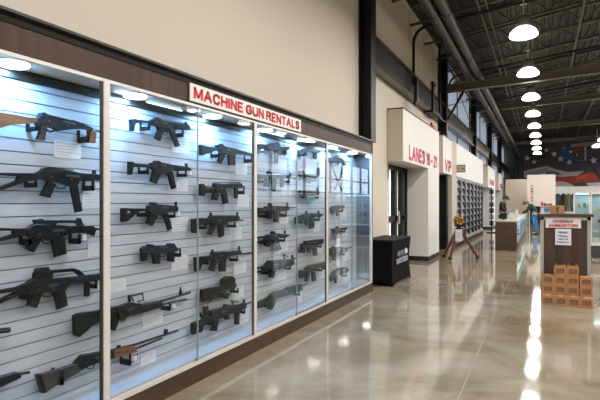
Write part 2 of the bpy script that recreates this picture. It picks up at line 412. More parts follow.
# open-web joists
def joist():
    r = empty('roof_joist', (0, 0, 0), 'dark open-web steel joist spanning below the ribbed roof deck', 'roof joist', 'open-web roof joists')
    X0, X1 = -2.85, XR-.02
    def sl(z0, z1, hw):
        return prism(B(), [(X0, RZ(X0)+z0), (X1, RZ(X1)+z0), (X1, RZ(X1)+z1), (X0, RZ(X0)+z1)], -hw, hw, 'y')
    obj('top_chord', sl(-.055, -.005, .04), joist_m, r)
    obj('bottom_chord', sl(-.50, -.455, .035), joist_m, r)
    bm = B(); k = 0; x = X0+.05; st = .42
    while x+st < X1:
        a = (x, 0, RZ(x)+(-.05 if k % 2 == 0 else -.46)); b = (x+st, 0, RZ(x+st)+(-.46 if k % 2 == 0 else -.05))
        cyl(bm, a, b, .014, seg=6); x += st; k += 1
    obj('web', bm, joist_m, r)
    return r
j0 = joist(); j0.location = (0, -4.0, 0)
y = -4.0+1.56
while y < YB-.4:
    j = copy_tree(j0); j.location = (0, y, 0); y += 1.56
# thin conduits along the deck
for x, z, r_, lab in ((-1.28, -.56, .022, 'thin steel conduit running along the aisle beside the ducts'), (-1.12, -.56, .018, 'second thin conduit beside the first below the joists'), (.85, -.56, .03, 'sprinkler pipe running along below the joists right of the lamps'), (2.1, -.57, .05, 'cable tray pipe along the ceiling at far right')):
    bm = tube(B(), [(x, YN+.1, RZ(x)+z), (x, YB-.1, RZ(x)+z)], r_, 8)
    tag(obj('ceiling_conduit', bm, joist_m, loc=(x, 0, RZ(x)+z)), lab, 'conduit')
# cross branch pipes
for i, (y, lab) in enumerate(((11.3, 'black pipe bending off the upper wall and crossing over the ducts'), (16.1, 'black cross pipe over the ducts past the VIP column'), (21.0, 'far black cross pipe over the ducts'))):
    zt = 5.52
    pts = [(-2.70, y, 4.2)] if i == 0 else [(-2.70, y, zt-.4)]
    for a in range(7):
        th = a/6*PI/2; pts.append((-2.70+.35*(1-math.cos(th)), y, zt-.35+.35*math.sin(th)))
    pts.append((6.9, y, zt+.9 if i else zt+.75))
    t = tag(obj('branch_pipe', tube(B(), pts, .035, 10), black_steel, loc=(-2.7, y, zt), smooth=True), lab, 'pipe')
t = empty('riser_pipe', (-2.72, 14.1, 3.98), 'black vertical riser pipe on the upper wall before the VIP column', 'pipe')
obj('pipe', tube(B(), [(-2.62, 14.1, 4.0), (-2.62, 14.1, 5.95)], .035, 10), black_steel, t)
obj('bracket', box(box(box(B(), XW+.004, -2.60, 13.1, 14.15, 3.86, 3.90), -2.66, -2.60, 13.1, 13.16, 3.9, 4.62), -2.66, -2.6, 13.05, 13.4, 4.58, 4.66), black_steel, t)
t = tag(obj('beam_clip', box(Bx(-2.67, -2.60, 11.22, 11.38, 3.72, 4.35), -2.67, -2.60, 11.1, 11.38, 3.70, 3.76), black_steel, loc=(-2.64, 11.3, 3.7)), 'black steel clip hanging under the wall beam', 'bracket')
# ducts
for x, lab in ((-1.96, 'long dark round duct nearest the left wall'), (-1.71, 'long dark round duct on the aisle side of the pair')):
    pts = [(x, YN+.2, 5.22), (x, 42.3, 5.22)]
    for a in range(1, 7):
        th = a/6*PI/2; pts.append((x, 42.3+.4*math.sin(th), 4.82+.4*math.cos(th)))
    pts.append((x, 42.7, 2.4))
    t = empty('ceiling_duct', (x, 0, 5.2), lab, 'duct')
    obj('duct', tube(B(), pts, .11, 20), duct_m, t, smooth=True)
    for k in range(12):
        y = 3.2+k*3.3
        if y < 42: obj('joint_ring', tube(B(), [(x, y, 5.22), (x, y+.06, 5.22)], .122, 20), duct_m, t, smooth=True)
# ------------------------------------------------------------------ high bay lamps
lamp_lab = 'round glowing high-bay lamp in the row hanging above the aisle'
def lamp():
    r = empty('high_bay_lamp', (0, 0, 4.6), lamp_lab, 'ceiling lamp', 'high-bay lamps in the aisle row')
    obj('dome', lathe(B(), (0, 0, 4.59), [(0, .235), (.015, .25), (.05, .248), (.09, .228), (.13, .19), (.16, .15), (.175, .11)]), lamp_m, r, smooth=True)
    obj('ballast_housing', lathe(B(), (0, 0, 4.77), [(0, .115), (.02, .12), (.16, .12), (.20, .09), (.22, .03)]), mat('ballast_dark', (.05, .048, .045), .4), r, smooth=True)
    obj('hanger', tube(tube(B(), [(0, 0, 4.98), (0, 0, 5.62)], .012, 6), [(-.06, 0, 5.2), (.06, 0, 5.2)], .014, 6), alu, r)
    return r
l0 = lamp(); first = True
LP = 62.0
for xi, x in enumerate((-.33, 2.75, 5.7)):  # third row is out of view, added to light the room and far mural
    for k in range(-5, 11):
        y = 10.1+3.12*k
        if xi == 1: y = 32.2-3.12*(k+5)
        if y < YN+1 or y > (36, 40, 42)[xi]: continue
        o = l0 if first else copy_tree(l0)
        first = False
        o.location = (x, y, 4.6)
        if xi: o['label'] = 'high-bay lamp hanging in the %s row right of the aisle' % ('second', 'third')[xi-1]; o['group'] = 'high-bay lamps in the %s row' % ('second', 'third')[xi-1]
        area('lamp_light', (x, y, 4.585), .44, LP, (1.0, .955, .905))

# ------------------------------------------------------------------ display case (four bays)
XF = -2.49; XS = -2.754
BY = [0.33, 2.245, 4.035, 5.785, 7.60]
bay_lab = ['nearest glass-fronted walnut gun display bay at the left edge', 'second walnut display bay, under the start of the red sign',
           'third walnut display bay, under the end of the red sign', 'farthest walnut display bay beside the black column']
UP = [(2.190, .052), (3.982, .05), (5.728, .055)]
for i in range(4):
    y0, y1 = BY[i], BY[i+1]
    c = empty('display_case', (-2.6, (y0+y1)/2, 0), bay_lab[i], 'display case')
    bm = B(); z = .19; step = .0762
    pts = [(XS-.018, .19)]
    zz = .19+.03
    outl = [(XS, .19)]
    while zz < 2.16:
        outl += [(XS, zz), (XS-.009, zz), (XS-.009, zz+.007), (XS, zz+.007)]; zz += step
    outl += [(XS, 2.17), (XS-.02, 2.17), (XS-.02, .19)]
    sw = prism(bm, outl, y0, y1, 'y')
    sw.faces.ensure_lookup_table()
    o = obj('slatwall_panel', sw, [slat_m, groove_m], c)
    for p in o.data.polygons:
        cx = sum((o.data.vertices[v].co.x for v in p.vertices))/len(p.vertices)+ORG[c.name].x
        if abs(cx-(XS-.009)) < 1e-4 and len(p.vertices) == 4: p.material_index = 1
    obj('back_board', Bx(XW+.002, XS-.02, y0, y1, 0, 2.44), walnut, c)
    obj('header_strip', Bx(XS-.018, XS+.015, y0, y1, 2.17, 2.205), molding_m, c)
    obj('deck', Bx(XS, XF-.012, y0, y1, .14, .19), deck_m, c)
    obj('base_plinth', Bx(XS, XF-.002, y0, y1, 0, .142), walnut2, c)
    obj('case_ceiling', Bx(XS-.01, XF-.01, y0, y1, 2.236, 2.25), white_m, c)
    obj('fascia', Bx(XS, XF, y0, y1, 2.237, 2.386), walnut, c)
    bm = prism(B(), [(XS-.1, 2.386), (XF+.006, 2.386), (XF+.012, 2.41), (XF+.004, 2.425), (XF+.03, 2.437), (XF+.03, 2.453), (XS-.1, 2.453)], y0, y1+(.01 if i == 3 else 0), 'y')
    obj('crown_moulding', bm, molding_m, c)
    obj('bottom_rail', Bx(XF-.03, XF+.002, y0, y1, .142, .172), alu, c)
    obj('top_rail', Bx(XF-.03, XF+.002, y0, y1, 2.217, 2.237), alu, c)
    if i < 3:
        u, w = UP[i]
        obj('upright', Bx(XF-.012, XF+.004, u, u+w, .15, 2.235, bev=.002), alu, c)
        obj('dark_channel', Bx(XF-.013, XF-.003, u-.020, u-.001, .17, 2.217), dkgap, c)  # narrow black strip to the left of the upright
    else:
        obj('upright', Bx(XF-.03, XF+.004, y1-.05, y1-.012, .15, 2.235), alu, c)
        obj('end_panel', Bx(XS-.1, XF+.004, y1-.012, y1+.02, 0, 2.386), walnut, c)
        obj('end_lining', Bx(XS, XF-.03, y1-.02, y1-.012, .19, 2.225), mat('lining_grey', (.07, .075, .095), .3), c)
    ym = (y0+y1)/2
    for a, b in ((y0, ym+.01), (ym-.01, y1-.075)):
        k = 0 if a < ym-.02 else .01
        obj('glass_pane', Bx(XF-.02+k*.8, XF-.014+k*.8, a, b, .17, 2.218), glass, c)
    obj('pane_edge', Bx(XF-.016, XF-.005, ym-.004, ym+.004, .172, 2.218), mat('pane_edge_grey', (.25, .33, .36), .2), c)
    obj('pane_lock', cyl(B(), (XF-.008, ym-.03, .19), (XF+.008, ym-.03, .19), .010), brass, c)
    for q in (1, 3):
        yy = ((.8, 1.71), (2.62, 3.54), (4.46, 5.38), (6.28, 7.12))[i][q//2]
        obj('downlight', lathe(B(), (-2.655, yy, 2.213), [(0, .070), (.004, .08), (.022, .08)], seg=24), led_m, c, smooth=True)
        obj('light_bezel', lathe(B(), (-2.655, yy, 2.228), [(0, .090), (.003, .092), (.008, .092)], seg=24), alu, c)
        area('case_light', (-2.655, yy, 2.208), .13, 13.0, (.22, .58, 1.0))
    obj('led_strip', Bx(XS+.035, XS+.05, y0+.55, y0+.95, 2.216, 2.224), mat('led_strip', (.8, .9, 1), .4, emit=((.6, .85, 1), 2.5)), c)
# big sign
y0, _ = W(190, 90, XF+.012); y1, _ = W(301, 120, XF+.012)
s = empty('wall_sign', (XF, (y0+y1)/2, 2.255), 'long white sign reading MACHINE GUN RENTALS in red letters', 'sign')
obj('sign_board', Bx(XF+.001, XF+.012, y0, y1, 2.253, 2.392), signw, s)
obj('sign_edge', Bx(XF+.001, XF+.008, y0-.008, y1+.008, 2.247, 2.398), mat('sign_edge_dark', (.06, .05, .05), .5), s)
side_words('MACHINE GUN RENTALS', s, red_m, XF+.014, y0+.045, y1-.045, 2.275, 2.371)

# ------------------------------------------------------------------ guns (each traced on the plane it hangs in, real thickness)
XG = -2.695
def g2w(cr, u, v):
    return W(cr[0]+u/cr[2], cr[1]+v/cr[2], XG)
THK = {'receiver': .042, 'stock': .036, 'buttplate': .042, 'grip': .030, 'magazine': .024, 'handguard': .044, 'foregrip': .028, 'carry_handle': .022,
       'front_sight': .012, 'rear_sight': .016, 'optic': .034, 'lower_receiver': .034, 'bracket_arm': .012, 'latch': .015, 'ammo_clip': .04}
CARDS = []
def detail(nm, P, xf, par, m):  # generic gun details, coloured lighter to stand in for highlights
    ca_, cb_ = sum(a for a, b in P)/len(P), sum(b for a, b in P)/len(P)
    sxx = sum((a-ca_)**2 for a, b in P); syy = sum((b-cb_)**2 for a, b in P); sxy = sum((a-ca_)*(b-cb_) for a, b in P)
    th = .5*math.atan2(2*sxy, sxx-syy); c, s_ = math.cos(th), math.sin(th)
    pu = [(a-ca_)*c+(b-cb_)*s_ for a, b in P]; pv = [-(a-ca_)*s_+(b-cb_)*c for a, b in P]
    Lh = (max(pu)-min(pu))/2; Hh = (max(pv)-min(pv))/2
    def rect(u0, u1, v0, v1, dx, bm):
        return prism(bm, [(ca_+u*c-v*s_, cb_+u*s_+v*c) for u, v in ((u0, v0), (u1, v0), (u1, v1), (u0, v1))], xf-.001, xf+dx, 'x')
    if nm == 'receiver' and Lh > .05:
        obj('ejection_port', rect(-.05*Lh, .42*Lh, .08*Hh, .30*Hh, .0025, B()), gun4_m, par)
        obj('side_rib', rect(-.72*Lh, .72*Lh, .40*Hh, .47*Hh, .004, B()), gun3_m, par)
        for u, v in ((-.5, -.12), (.15, -.2)):
            q = (ca_+u*Lh*c-v*Hh*s_, cb_+u*Lh*s_+v*Hh*c)
            obj('pin', cyl(B(), (xf-.001, q[0], q[1]), (xf+.003, q[0], q[1]), .006, seg=8), gun4_m, par)
    elif nm == 'handguard' and Lh > .03:
        bm = B()
        for k in range(4): rect((-.66+k*.36)*Lh, (-.46+k*.36)*Lh, -.12*Hh, .10*Hh, .002, bm)
        obj('vent_slots', bm, hook_m if m is not hook_m else gun3_m, par)
        obj('side_rib', rect(-.8*Lh, .8*Lh, .28*Hh, .36*Hh, .003, B()), gun3_m if m is not wood_g else m, par)
    elif nm == 'magazine' and Lh > .03:
        obj('pressed_rib', rect(-.7*Lh, .7*Lh, -.1*Hh, .1*Hh, .003, B()), gun3_m, par)
    elif nm == 'grip' and Lh > .02:
        bm = B()
        for k in range(4): rect((-.5+k*.3)*Lh, (-.42+k*.3)*Lh, -.5*Hh, .5*Hh, .0015, bm)
        obj('grip_texture', bm, gun3_m, par)
def gun(cr, name, label, parts, hooks=(), cards=()):
    ys = []; zs = []
    for p in parts:
        for q in (p[2] if p[1] != 'T' else p[2]):
            a, b = g2w(cr, *q); ys.append(a); zs.append(b)
    SHORT = ' '.join(label.split(',')[0].split()[:9]) if len(label.split(',')[0].split()) > 10 else label.split(',')[0]
    r = empty(name, (XG, (min(ys)+max(ys))/2, (min(zs)+max(zs))/2), label, 'gun')
    for p in parts:
        nm, ty, pts, m = p[:4]
        P = [g2w(cr, *q) for q in pts]
        if ty == 'P':
            t = THK.get(nm, .03)/2
            o = obj(nm, prism(B(), P, XG-t, XG+t, 'x', bev=.0035), m, r)
            detail(nm, P, XG+t, o, m)
        elif ty == 'T':   # bent rod
            o = obj(nm, tube(B(), [(XG, a, b) for a, b in P], p[4], 8), m, r, smooth=True)
        elif ty == 'R':   # toothed rail
            bm = B(); (ya, za), (yb, zb) = P; nn = p[4]
            for k in range(nn):
                f0 = k/nn; f1 = (k+.55)/nn
                a0, b0, a1, b1 = ya+(yb-ya)*f0, za+(zb-za)*f0, ya+(yb-ya)*f1, za+(zb-za)*f1
                prism(bm, [(a0, b0-.002), (a1, b1-.002), (a1, b1+.007), (a0, b0+.007)], XG-.011, XG+.011, 'x')
            o = obj(nm, bm, m, r)
    for k, h in enumerate(hooks):
        y, z = g2w(cr, h[0], h[1]); _, zb = g2w(cr, h[0], h[2])
        hk = empty('wall_hook', (XS, y, z), '%s black slatwall hook holding the %s' % (('rear', 'front', 'middle')[k] if len(hooks) > 1 else 'small', SHORT), 'hook')
        obj('back_plate', Bx(XS, XS+.006, y-.012, y+.012, zb, z, bev=.002), hook_m, hk)
        obj('arm', Bx(XS+.006, XG+.035, y-.009, y+.009, zb, zb+(z-zb)*.45), hook_m, hk)
        obj('tip', Bx(XG+.027, XG+.035, y-.009, y+.009, zb, z-.005), hook_m, hk)
        if len(h) > 3:
            ya, za = g2w(cr, h[3], h[4])
            obj('tag_arm', tube(B(), [(XG+.03, y, zb+.01), (XG+.03, ya, za-.02), (XG+.03, ya+.022, za-.02), (XG+.03, ya+.022, za+.025)], .003, 6), hook_m, hk)
            obj('price_tag', Bx(XG+.034, XG+.037, ya-.016, ya+.016, za-.018, za+.018), paper, hk)
    for ci, (a, b, c, d) in enumerate(cards):
        ya, za = W(a, b, XS+.004); yb, _ = W(c, b, XS+.004); _, zb = W(a, d, XS+.004)
        ck = empty('info_card', (XS, ya, zb), ('white printed card under the %s' if ci == 0 else 'extra white card beside the upright and %s') % SHORT, 'card')
        obj('card_sheet', Bx(XS+.001, XS+.003, ya, yb, zb, za), paper, ck)
        bm = B(); nl = 5
        for k in range(nl):
            zc = za-(za-zb)*(k+1)/(nl+1); ln = (.86, .92, .8, .9, .5)[k]
            box(bm, XS+.003, XS+.0036, ya+(yb-ya)*.08, ya+(yb-ya)*ln, zc-.0022, zc+.0022)
        obj('printed_lines', bm, mat('faint_print', (.42, .42, .46), .7), ck)
    return r
G, G2, G3, GO = gun_m, gun2_m, gun3_m, gunolive
P_, T_ = 'P', 'T'
c1 = (0, 105, 5.714)
gun(c1, 'submachine_gun', 'old submachine gun with a long orange-brown wooden stock, topmost in the nearest bay', [
    ('stock', P_, [(-110, 36), (0, 45), (70, 55), (150, 75), (208, 75), (208, 105), (120, 110), (60, 115), (0, 130), (-110, 165)], wood_g),
    ('receiver', P_, [(205, 75), (225, 70), (228, 45), (245, 42), (262, 58), (330, 72), (400, 92), (412, 86), (430, 98), (470, 112), (525, 132), (522, 147), (470, 138), (400, 135), (385, 143), (330, 148), (300, 128), (262, 120), (205, 115)], G3),
    ('grip', P_, [(228, 118), (262, 118), (255, 160), (252, 203), (208, 197), (225, 165)], wood_d),
    ('trigger_guard', T_, [(266, 120), (268, 148), (290, 156), (312, 142), (316, 130)], G, .004),
    ('bolt_handle', T_, [(300, 85), (300, 70)], G, .005),
    ('barrel', T_, [(520, 139), (575, 152)], G, .009),
    ('front_sight', P_, [(545, 135), (558, 138), (556, 150), (543, 148)], G),
    ('foregrip', P_, [(515, 146), (548, 150), (540, 218), (500, 215)], wood_g)],
    hooks=((193, 95, 150), (483, 140, 215)), cards=((54, 139, 81, 157),))
c2 = (0, 160, 5.714)
gun(c2, 'submachine_gun', 'skeleton-stocked submachine gun with long straight magazine, second in the nearest bay', [
    ('stock', P_, [(-60, 70), (0, 73), (205, 80), (240, 52), (262, 60), (250, 110), (215, 112), (130, 128), (60, 152), (0, 172), (-60, 190), (-60, 172), (0, 152), (95, 122), (108, 90), (0, 88), (-60, 88)], G2),
    ('stock_strut', P_, [(150, 84), (200, 84), (205, 112), (175, 105), (160, 118), (135, 125)], G2),
    ('receiver', P_, [(230, 80), (240, 50), (275, 38), (292, 52), (420, 65), (450, 78), (560, 82), (562, 115), (440, 118), (440, 140), (395, 152), (365, 140), (330, 130), (280, 125), (236, 110)], G),
    ('rail', 'R', [(295, 50), (420, 63)], G3, 9),
    ('front_sight', P_, [(525, 80), (528, 55), (547, 55), (550, 80)], G),
    ('handguard', P_, [(435, 92), (565, 98), (562, 118), (440, 122)], G2),
    ('magazine', P_, [(398, 142), (438, 136), (467, 292), (430, 300)], G2),
    ('grip', P_, [(270, 122), (314, 138), (282, 216), (228, 203), (250, 165)], G2),
    ('trigger_guard', T_, [(312, 140), (328, 162), (370, 162), (377, 145)], G, .004),
    ('barrel', T_, [(555, 100), (574, 104)], G, .010)],
    hooks=((183, 100, 158), (512, 112, 175, 540, 148)), cards=((83, 191, 100, 208),))
c3 = (0, 212, 5.714)
gun(c3, 'assault_rifle', 'compact black rifle with a folding stock and raised top rail, third in the nearest bay', [
    ('stock', P_, [(-60, 88), (90, 94), (150, 92), (160, 135), (95, 140), (0, 165), (-60, 180), (-60, 165), (0, 150), (78, 130), (78, 106), (-60, 102)], G2),
    ('receiver', P_, [(140, 100), (195, 68), (260, 76), (330, 74), (380, 80), (450, 80), (450, 120), (400, 120), (370, 130), (330, 150), (290, 165), (250, 152), (205, 160), (170, 138), (142, 130)], G),
    ('handguard', P_, [(440, 78), (520, 78), (545, 98), (532, 108), (530, 136), (505, 120), (440, 120)], G2),
    ('carry_handle', P_, [(185, 45), (240, 38), (246, 50), (440, 50), (440, 35), (460, 35), (465, 65), (482, 80), (450, 80), (430, 60), (322, 60), (312, 78), (198, 78)], G3),
    ('magazine', P_, [(295, 158), (366, 145), (376, 238), (310, 258)], GO),
    ('grip', P_, [(185, 148), (232, 156), (190, 230), (146, 212)], G2),
    ('trigger_guard', T_, [(235, 155), (250, 180), (285, 180), (297, 162)], G, .004),
    ('barrel', T_, [(538, 98), (564, 98)], G, .008)],
    hooks=((153, 115, 188), (435, 118, 182, 463, 147)), cards=((88, 244, 100, 257),))
c4 = (0, 262, 5.714)
gun(c4, 'assault_rifle', 'rifle with a long arched carrying handle and curved magazine, fourth in the nearest bay', [
    ('stock', P_, [(-60, 168), (0, 160), (90, 148), (150, 118), (160, 165), (95, 192), (0, 232), (-60, 260), (-60, 240), (0, 212), (80, 180), (80, 165), (-60, 186)], G2),
    ('receiver', P_, [(150, 120), (185, 95), (300, 95), (400, 86), (400, 125), (370, 140), (370, 160), (290, 175), (240, 170), (205, 185), (170, 180), (142, 178)], GO),
    ('handguard', P_, [(395, 87), (450, 80), (598, 60), (598, 95), (480, 118), (395, 126)], G3),
    ('carry_handle', P_, [(280, 48), (420, 35), (450, 45), (488, 78), (455, 84), (420, 50), (296, 60), (296, 98), (185, 100), (190, 60), (205, 52)], G),
    ('optic', P_, [(198, 56), (205, 38), (225, 30), (270, 27), (282, 46), (282, 55)], G3),
    ('magazine', P_, [(300, 168), (366, 153), (384, 248), (325, 272)], GO),
    ('grip', P_, [(180, 178), (237, 178), (205, 263), (153, 248)], GO),
    ('trigger_guard', T_, [(237, 178), (250, 198), (290, 196), (300, 180)], G, .004),
    ('vertical_grip', P_, [(484, 112), (510, 108), (506, 195), (484, 198)], G2)],
    hooks=((153, 150, 215), (530, 95, 150, 548, 142)))
c5 = (0, 320, 5.0)
gun(c5, 'rifle', 'bare round barrel poking in at the left edge', [
    ('handguard', P_, [(-260, 62), (-90, 48), (-90, 92), (-260, 110)], G2),
    ('barrel', T_, [(-100, 66), (47, 50)], G3, .016)], hooks=((-40, 60, 110),))
gun(c5, 'carbine', 'carbine muzzle poking in at the lower left edge', [
    ('receiver', P_, [(-330, 350), (-100, 308), (-100, 372), (-330, 425)], G),
    ('handguard', P_, [(-110, 310), (0, 284), (80, 260), (98, 262), (98, 284), (80, 294), (0, 330), (-110, 365)], G3),
    ('barrel', T_, [(96, 270), (147, 262)], G, .008)], hooks=((-30, 300, 370),))
c7 = (65, 280, 4.615)
gun(c7, 'machine_gun', 'long belt-fed machine gun with fishtail stock, crossing behind the near upright', [
    ('stock', P_, [(38, 165), (60, 153), (165, 138), (215, 126), (215, 172), (165, 190), (120, 205), (95, 235), (60, 263), (42, 256)], GO),
    ('receiver', P_, [(210, 126), (290, 112), (310, 104), (345, 108), (345, 150), (300, 160), (280, 165), (255, 188), (212, 178)], GO),
    ('handguard', P_, [(340, 120), (440, 100), (442, 126), (345, 152)], G2),
    ('grip', P_, [(212, 170), (247, 184), (226, 234), (208, 228)], GO),
    ('trigger_guard', T_, [(248, 178), (262, 196), (276, 186), (276, 166)], G, .004),
    ('carry_handle_loop', T_, [(318, 108), (315, 98), (308, 74), (358, 62), (362, 92), (335, 100)], G, .006),
    ('rear_sight', P_, [(290, 70), (302, 68), (304, 110), (292, 114)], G),
    ('feed_cover', P_, [(250, 118), (300, 100), (320, 104), (300, 116), (252, 128)], G3),
    ('barrel', T_, [(335, 118), (440, 98), (578, 58)], G3, .010),
    ('gas_tube', T_, [(340, 138), (440, 115), (560, 88)], G3, .008),
    ('front_sight', P_, [(524, 72), (533, 30), (542, 68)], G)],
    hooks=((232, 120, 175), (470, 98, 140, 490, 118)), cards=((143, 313, 163, 329), (110, 281, 126, 293)))
c8 = (30, 325, 3.636)
gun(c8, 'automatic_rifle', 'long automatic rifle with an orange wood handguard, lowest in the two near bays', [
    ('stock', P_, [(30, 182), (45, 178), (160, 142), (178, 150), (174, 172), (110, 205), (52, 245)], wood_d),
    ('buttplate', P_, [(22, 182), (35, 177), (55, 244), (42, 247)], G),
    ('receiver', P_, [(160, 140), (185, 110), (265, 95), (305, 88), (305, 118), (265, 128), (210, 145), (175, 166)], G),
    ('trigger_guard', T_, [(205, 145), (212, 160), (230, 157), (236, 138)], G, .004),
    ('handguard', P_, [(298, 92), (320, 84), (375, 76), (385, 95), (350, 108), (298, 118)], wood_g),
    ('barrel', T_, [(300, 92), (380, 72), (537, 20)], G3, .010),
    ('gas_tube', T_, [(380, 88), (480, 48)], G, .008),
    ('rear_sight', P_, [(315, 84), (318, 74), (328, 72), (330, 82)], G),
    ('front_sight', P_, [(486, 38), (488, 14), (500, 14), (502, 32)], G)],
    hooks=((105, 160, 215), (352, 100, 145, 370, 118)), cards=((141, 355, 156, 367),))
# second bay, first column
c9 = (115, 110, 6.667)
gun(c9, 'submachine_gun', 'submachine gun with side-curved stock and tilted magazine, topmost in the second bay', [
    ('stock', P_, [(98, 60), (130, 56), (135, 66), (235, 76), (235, 88), (132, 82), (122, 100), (120, 142), (102, 140)], G3),
    ('receiver', P_, [(232, 70), (250, 62), (275, 48), (292, 58), (300, 70), (385, 84), (385, 116), (360, 122), (320, 120), (240, 96)], G3),
    ('handguard', P_, [(380, 85), (470, 95), (492, 112), (490, 136), (400, 128), (380, 116)], G2),
    ('front_sight', P_, [(464, 96), (465, 80), (478, 78), (484, 104)], G),
    ('barrel', T_, [(488, 126), (560, 134)], G3, .010),
    ('lower_receiver', P_, [(278, 108), (362, 116), (365, 145), (320, 150), (288, 142)], G2),
    ('trigger_guard', T_, [(318, 148), (322, 165), (345, 165), (350, 145)], G, .004),
    ('magazine', P_, [(350, 118), (382, 120), (430, 240), (405, 248)], G3),
    ('grip', P_, [(285, 138), (314, 150), (298, 206), (263, 186)], G2)],
    hooks=((207, 78, 136), (432, 122, 182)), cards=((172, 134, 190, 152),))
c10 = (115, 155, 6.667)
gun(c10, 'submachine_gun', 'submachine gun with retracted butt and slim magazine, second down in the second bay', [
    ('stock', P_, [(90, 44), (113, 44), (114, 60), (240, 70), (240, 84), (112, 76), (106, 132), (90, 132)], G),
    ('receiver', P_, [(235, 55), (262, 52), (265, 38), (290, 38), (293, 52), (385, 65), (385, 102), (340, 120), (270, 116), (238, 86)], G3),
    ('handguard', P_, [(380, 65), (465, 75), (490, 88), (490, 106), (383, 106)], G2),
    ('front_sight', P_, [(465, 78), (467, 54), (481, 54), (485, 84)], G),
    ('lower_receiver', P_, [(250, 108), (345, 112), (345, 128), (300, 130), (252, 125)], G2),
    ('grip', P_, [(250, 120), (302, 124), (273, 191), (236, 176)], G2),
    ('trigger_guard', T_, [(302, 126), (308, 148), (335, 148), (342, 124)], G, .004),
    ('magazine', P_, [(345, 114), (380, 108), (404, 220), (378, 230)], G2),
    ('barrel', T_, [(488, 97), (505, 98)], G, .009)],
    hooks=((197, 76, 126), (453, 100, 146, 482, 122)), cards=((177, 179, 188, 191),))
c11 = (110, 195, 6.667)
gun(c11, 'submachine_gun', 'short submachine gun with open triangular folding stock, third in the second bay', [
    ('buttplate', P_, [(78, 88), (106, 86), (104, 178), (78, 180)], G),
    ('stock', P_, [(104, 88), (250, 90), (250, 106), (182, 106), (112, 166), (104, 176), (104, 158), (158, 106), (104, 104)], G),
    ('receiver', P_, [(250, 70), (270, 68), (275, 47), (296, 48), (302, 65), (430, 72), (447, 82), (440, 97), (380, 106), (370, 125), (330, 136), (270, 131), (250, 106)], G3),
    ('front_sight', P_, [(430, 74), (431, 45), (446, 45), (448, 80)], G),
    ('grip', P_, [(262, 128), (312, 138), (279, 207), (238, 191)], G2),
    ('trigger_guard', T_, [(310, 138), (315, 158), (340, 156), (348, 132)], G, .004),
    ('magazine', P_, [(350, 124), (380, 118), (411, 226), (385, 236)], G2),
    ('handguard', P_, [(375, 84), (445, 84), (442, 112), (378, 112)], G2)],
    hooks=((222, 92, 146), (410, 105, 152, 440, 125)), cards=((172, 218, 188, 232),))
c12 = (110, 235, 6.667)
gun(c12, 'machine_pistol', 'tiny stockless machine pistol with foregrip, fourth in the second bay', [
    ('receiver', P_, [(208, 92), (225, 75), (250, 75), (255, 60), (280, 62), (285, 75), (385, 72), (390, 55), (420, 55), (425, 75), (442, 86), (440, 110), (400, 115), (340, 125), (290, 130), (225, 122), (208, 112)], G3),
    ('grip', P_, [(280, 122), (330, 122), (328, 192), (290, 192)], G2),
    ('rear_cap', P_, [(204, 94), (242, 108), (242, 172), (210, 176)], G2),
    ('trigger_guard', T_, [(330, 124), (338, 145), (362, 145), (372, 120)], G, .004),
    ('foregrip', P_, [(385, 108), (427, 108), (423, 180), (385, 175)], G2),
    ('barrel', T_, [(438, 95), (468, 93)], G, .009)],
    hooks=((448, 90, 145),), cards=((172, 257, 188, 271),))
# second bay, second column
c13 = (190, 138, 8.571)
gun(c13, 'assault_rifle', 'rifle with pale solid stock, topmost in the right half of the second bay', [
    ('stock', P_, [(78, 58), (140, 72), (232, 84), (240, 106), (200, 112), (150, 130), (95, 150), (80, 140)], G3),
    ('receiver', P_, [(225, 60), (250, 64), (255, 50), (270, 50), (277, 74), (390, 95), (390, 132), (380, 150), (320, 146), (280, 126), (230, 106)], G3),
    ('handguard', P_, [(385, 95), (450, 116), (525, 133), (525, 155), (450, 144), (385, 136)], G3),
    ('grip', P_, [(262, 128), (296, 134), (286, 170), (262, 220), (238, 205)], G2),
    ('trigger_guard', T_, [(292, 142), (300, 165), (320, 160), (324, 145)], G, .004),
    ('magazine', P_, [(325, 143), (382, 148), (383, 232), (328, 236)], G)],
    hooks=((225, 105, 168), (507, 148, 212)), cards=((236, 163, 247, 174),))
c14 = (185, 175, 8.571)
gun(c14, 'carbine', 'short carbine with collapsed stock and foregrip, second in the right half of the second bay', [
    ('stock', P_, [(120, 78), (150, 75), (172, 108), (172, 150), (157, 182), (120, 176)], G),
    ('buffer_tube', T_, [(165, 118), (255, 118)], G, .016),
    ('receiver', P_, [(245, 72), (340, 70), (340, 158), (315, 160), (260, 150), (246, 112)], G),
    ('handguard', P_, [(335, 70), (475, 70), (482, 95), (475, 110), (340, 116)], G),
    ('rail', 'R', [(250, 70), (472, 68)], G3, 16),
    ('grip', P_, [(245, 145), (282, 153), (269, 220), (228, 212)], G2),
    ('trigger_guard', T_, [(280, 155), (285, 175), (308, 175), (314, 158)], G, .004),
    ('magazine', P_, [(312, 155), (353, 148), (369, 238), (325, 252)], G2),
    ('barrel', T_, [(475, 98), (512, 98)], G, .008),
    ('foregrip', P_, [(425, 105), (449, 108), (445, 202), (425, 202)], G2)],
    hooks=((205, 110, 155), (482, 100, 165)), cards=((238, 195, 249, 207),))
c15 = (185, 208, 8.571)
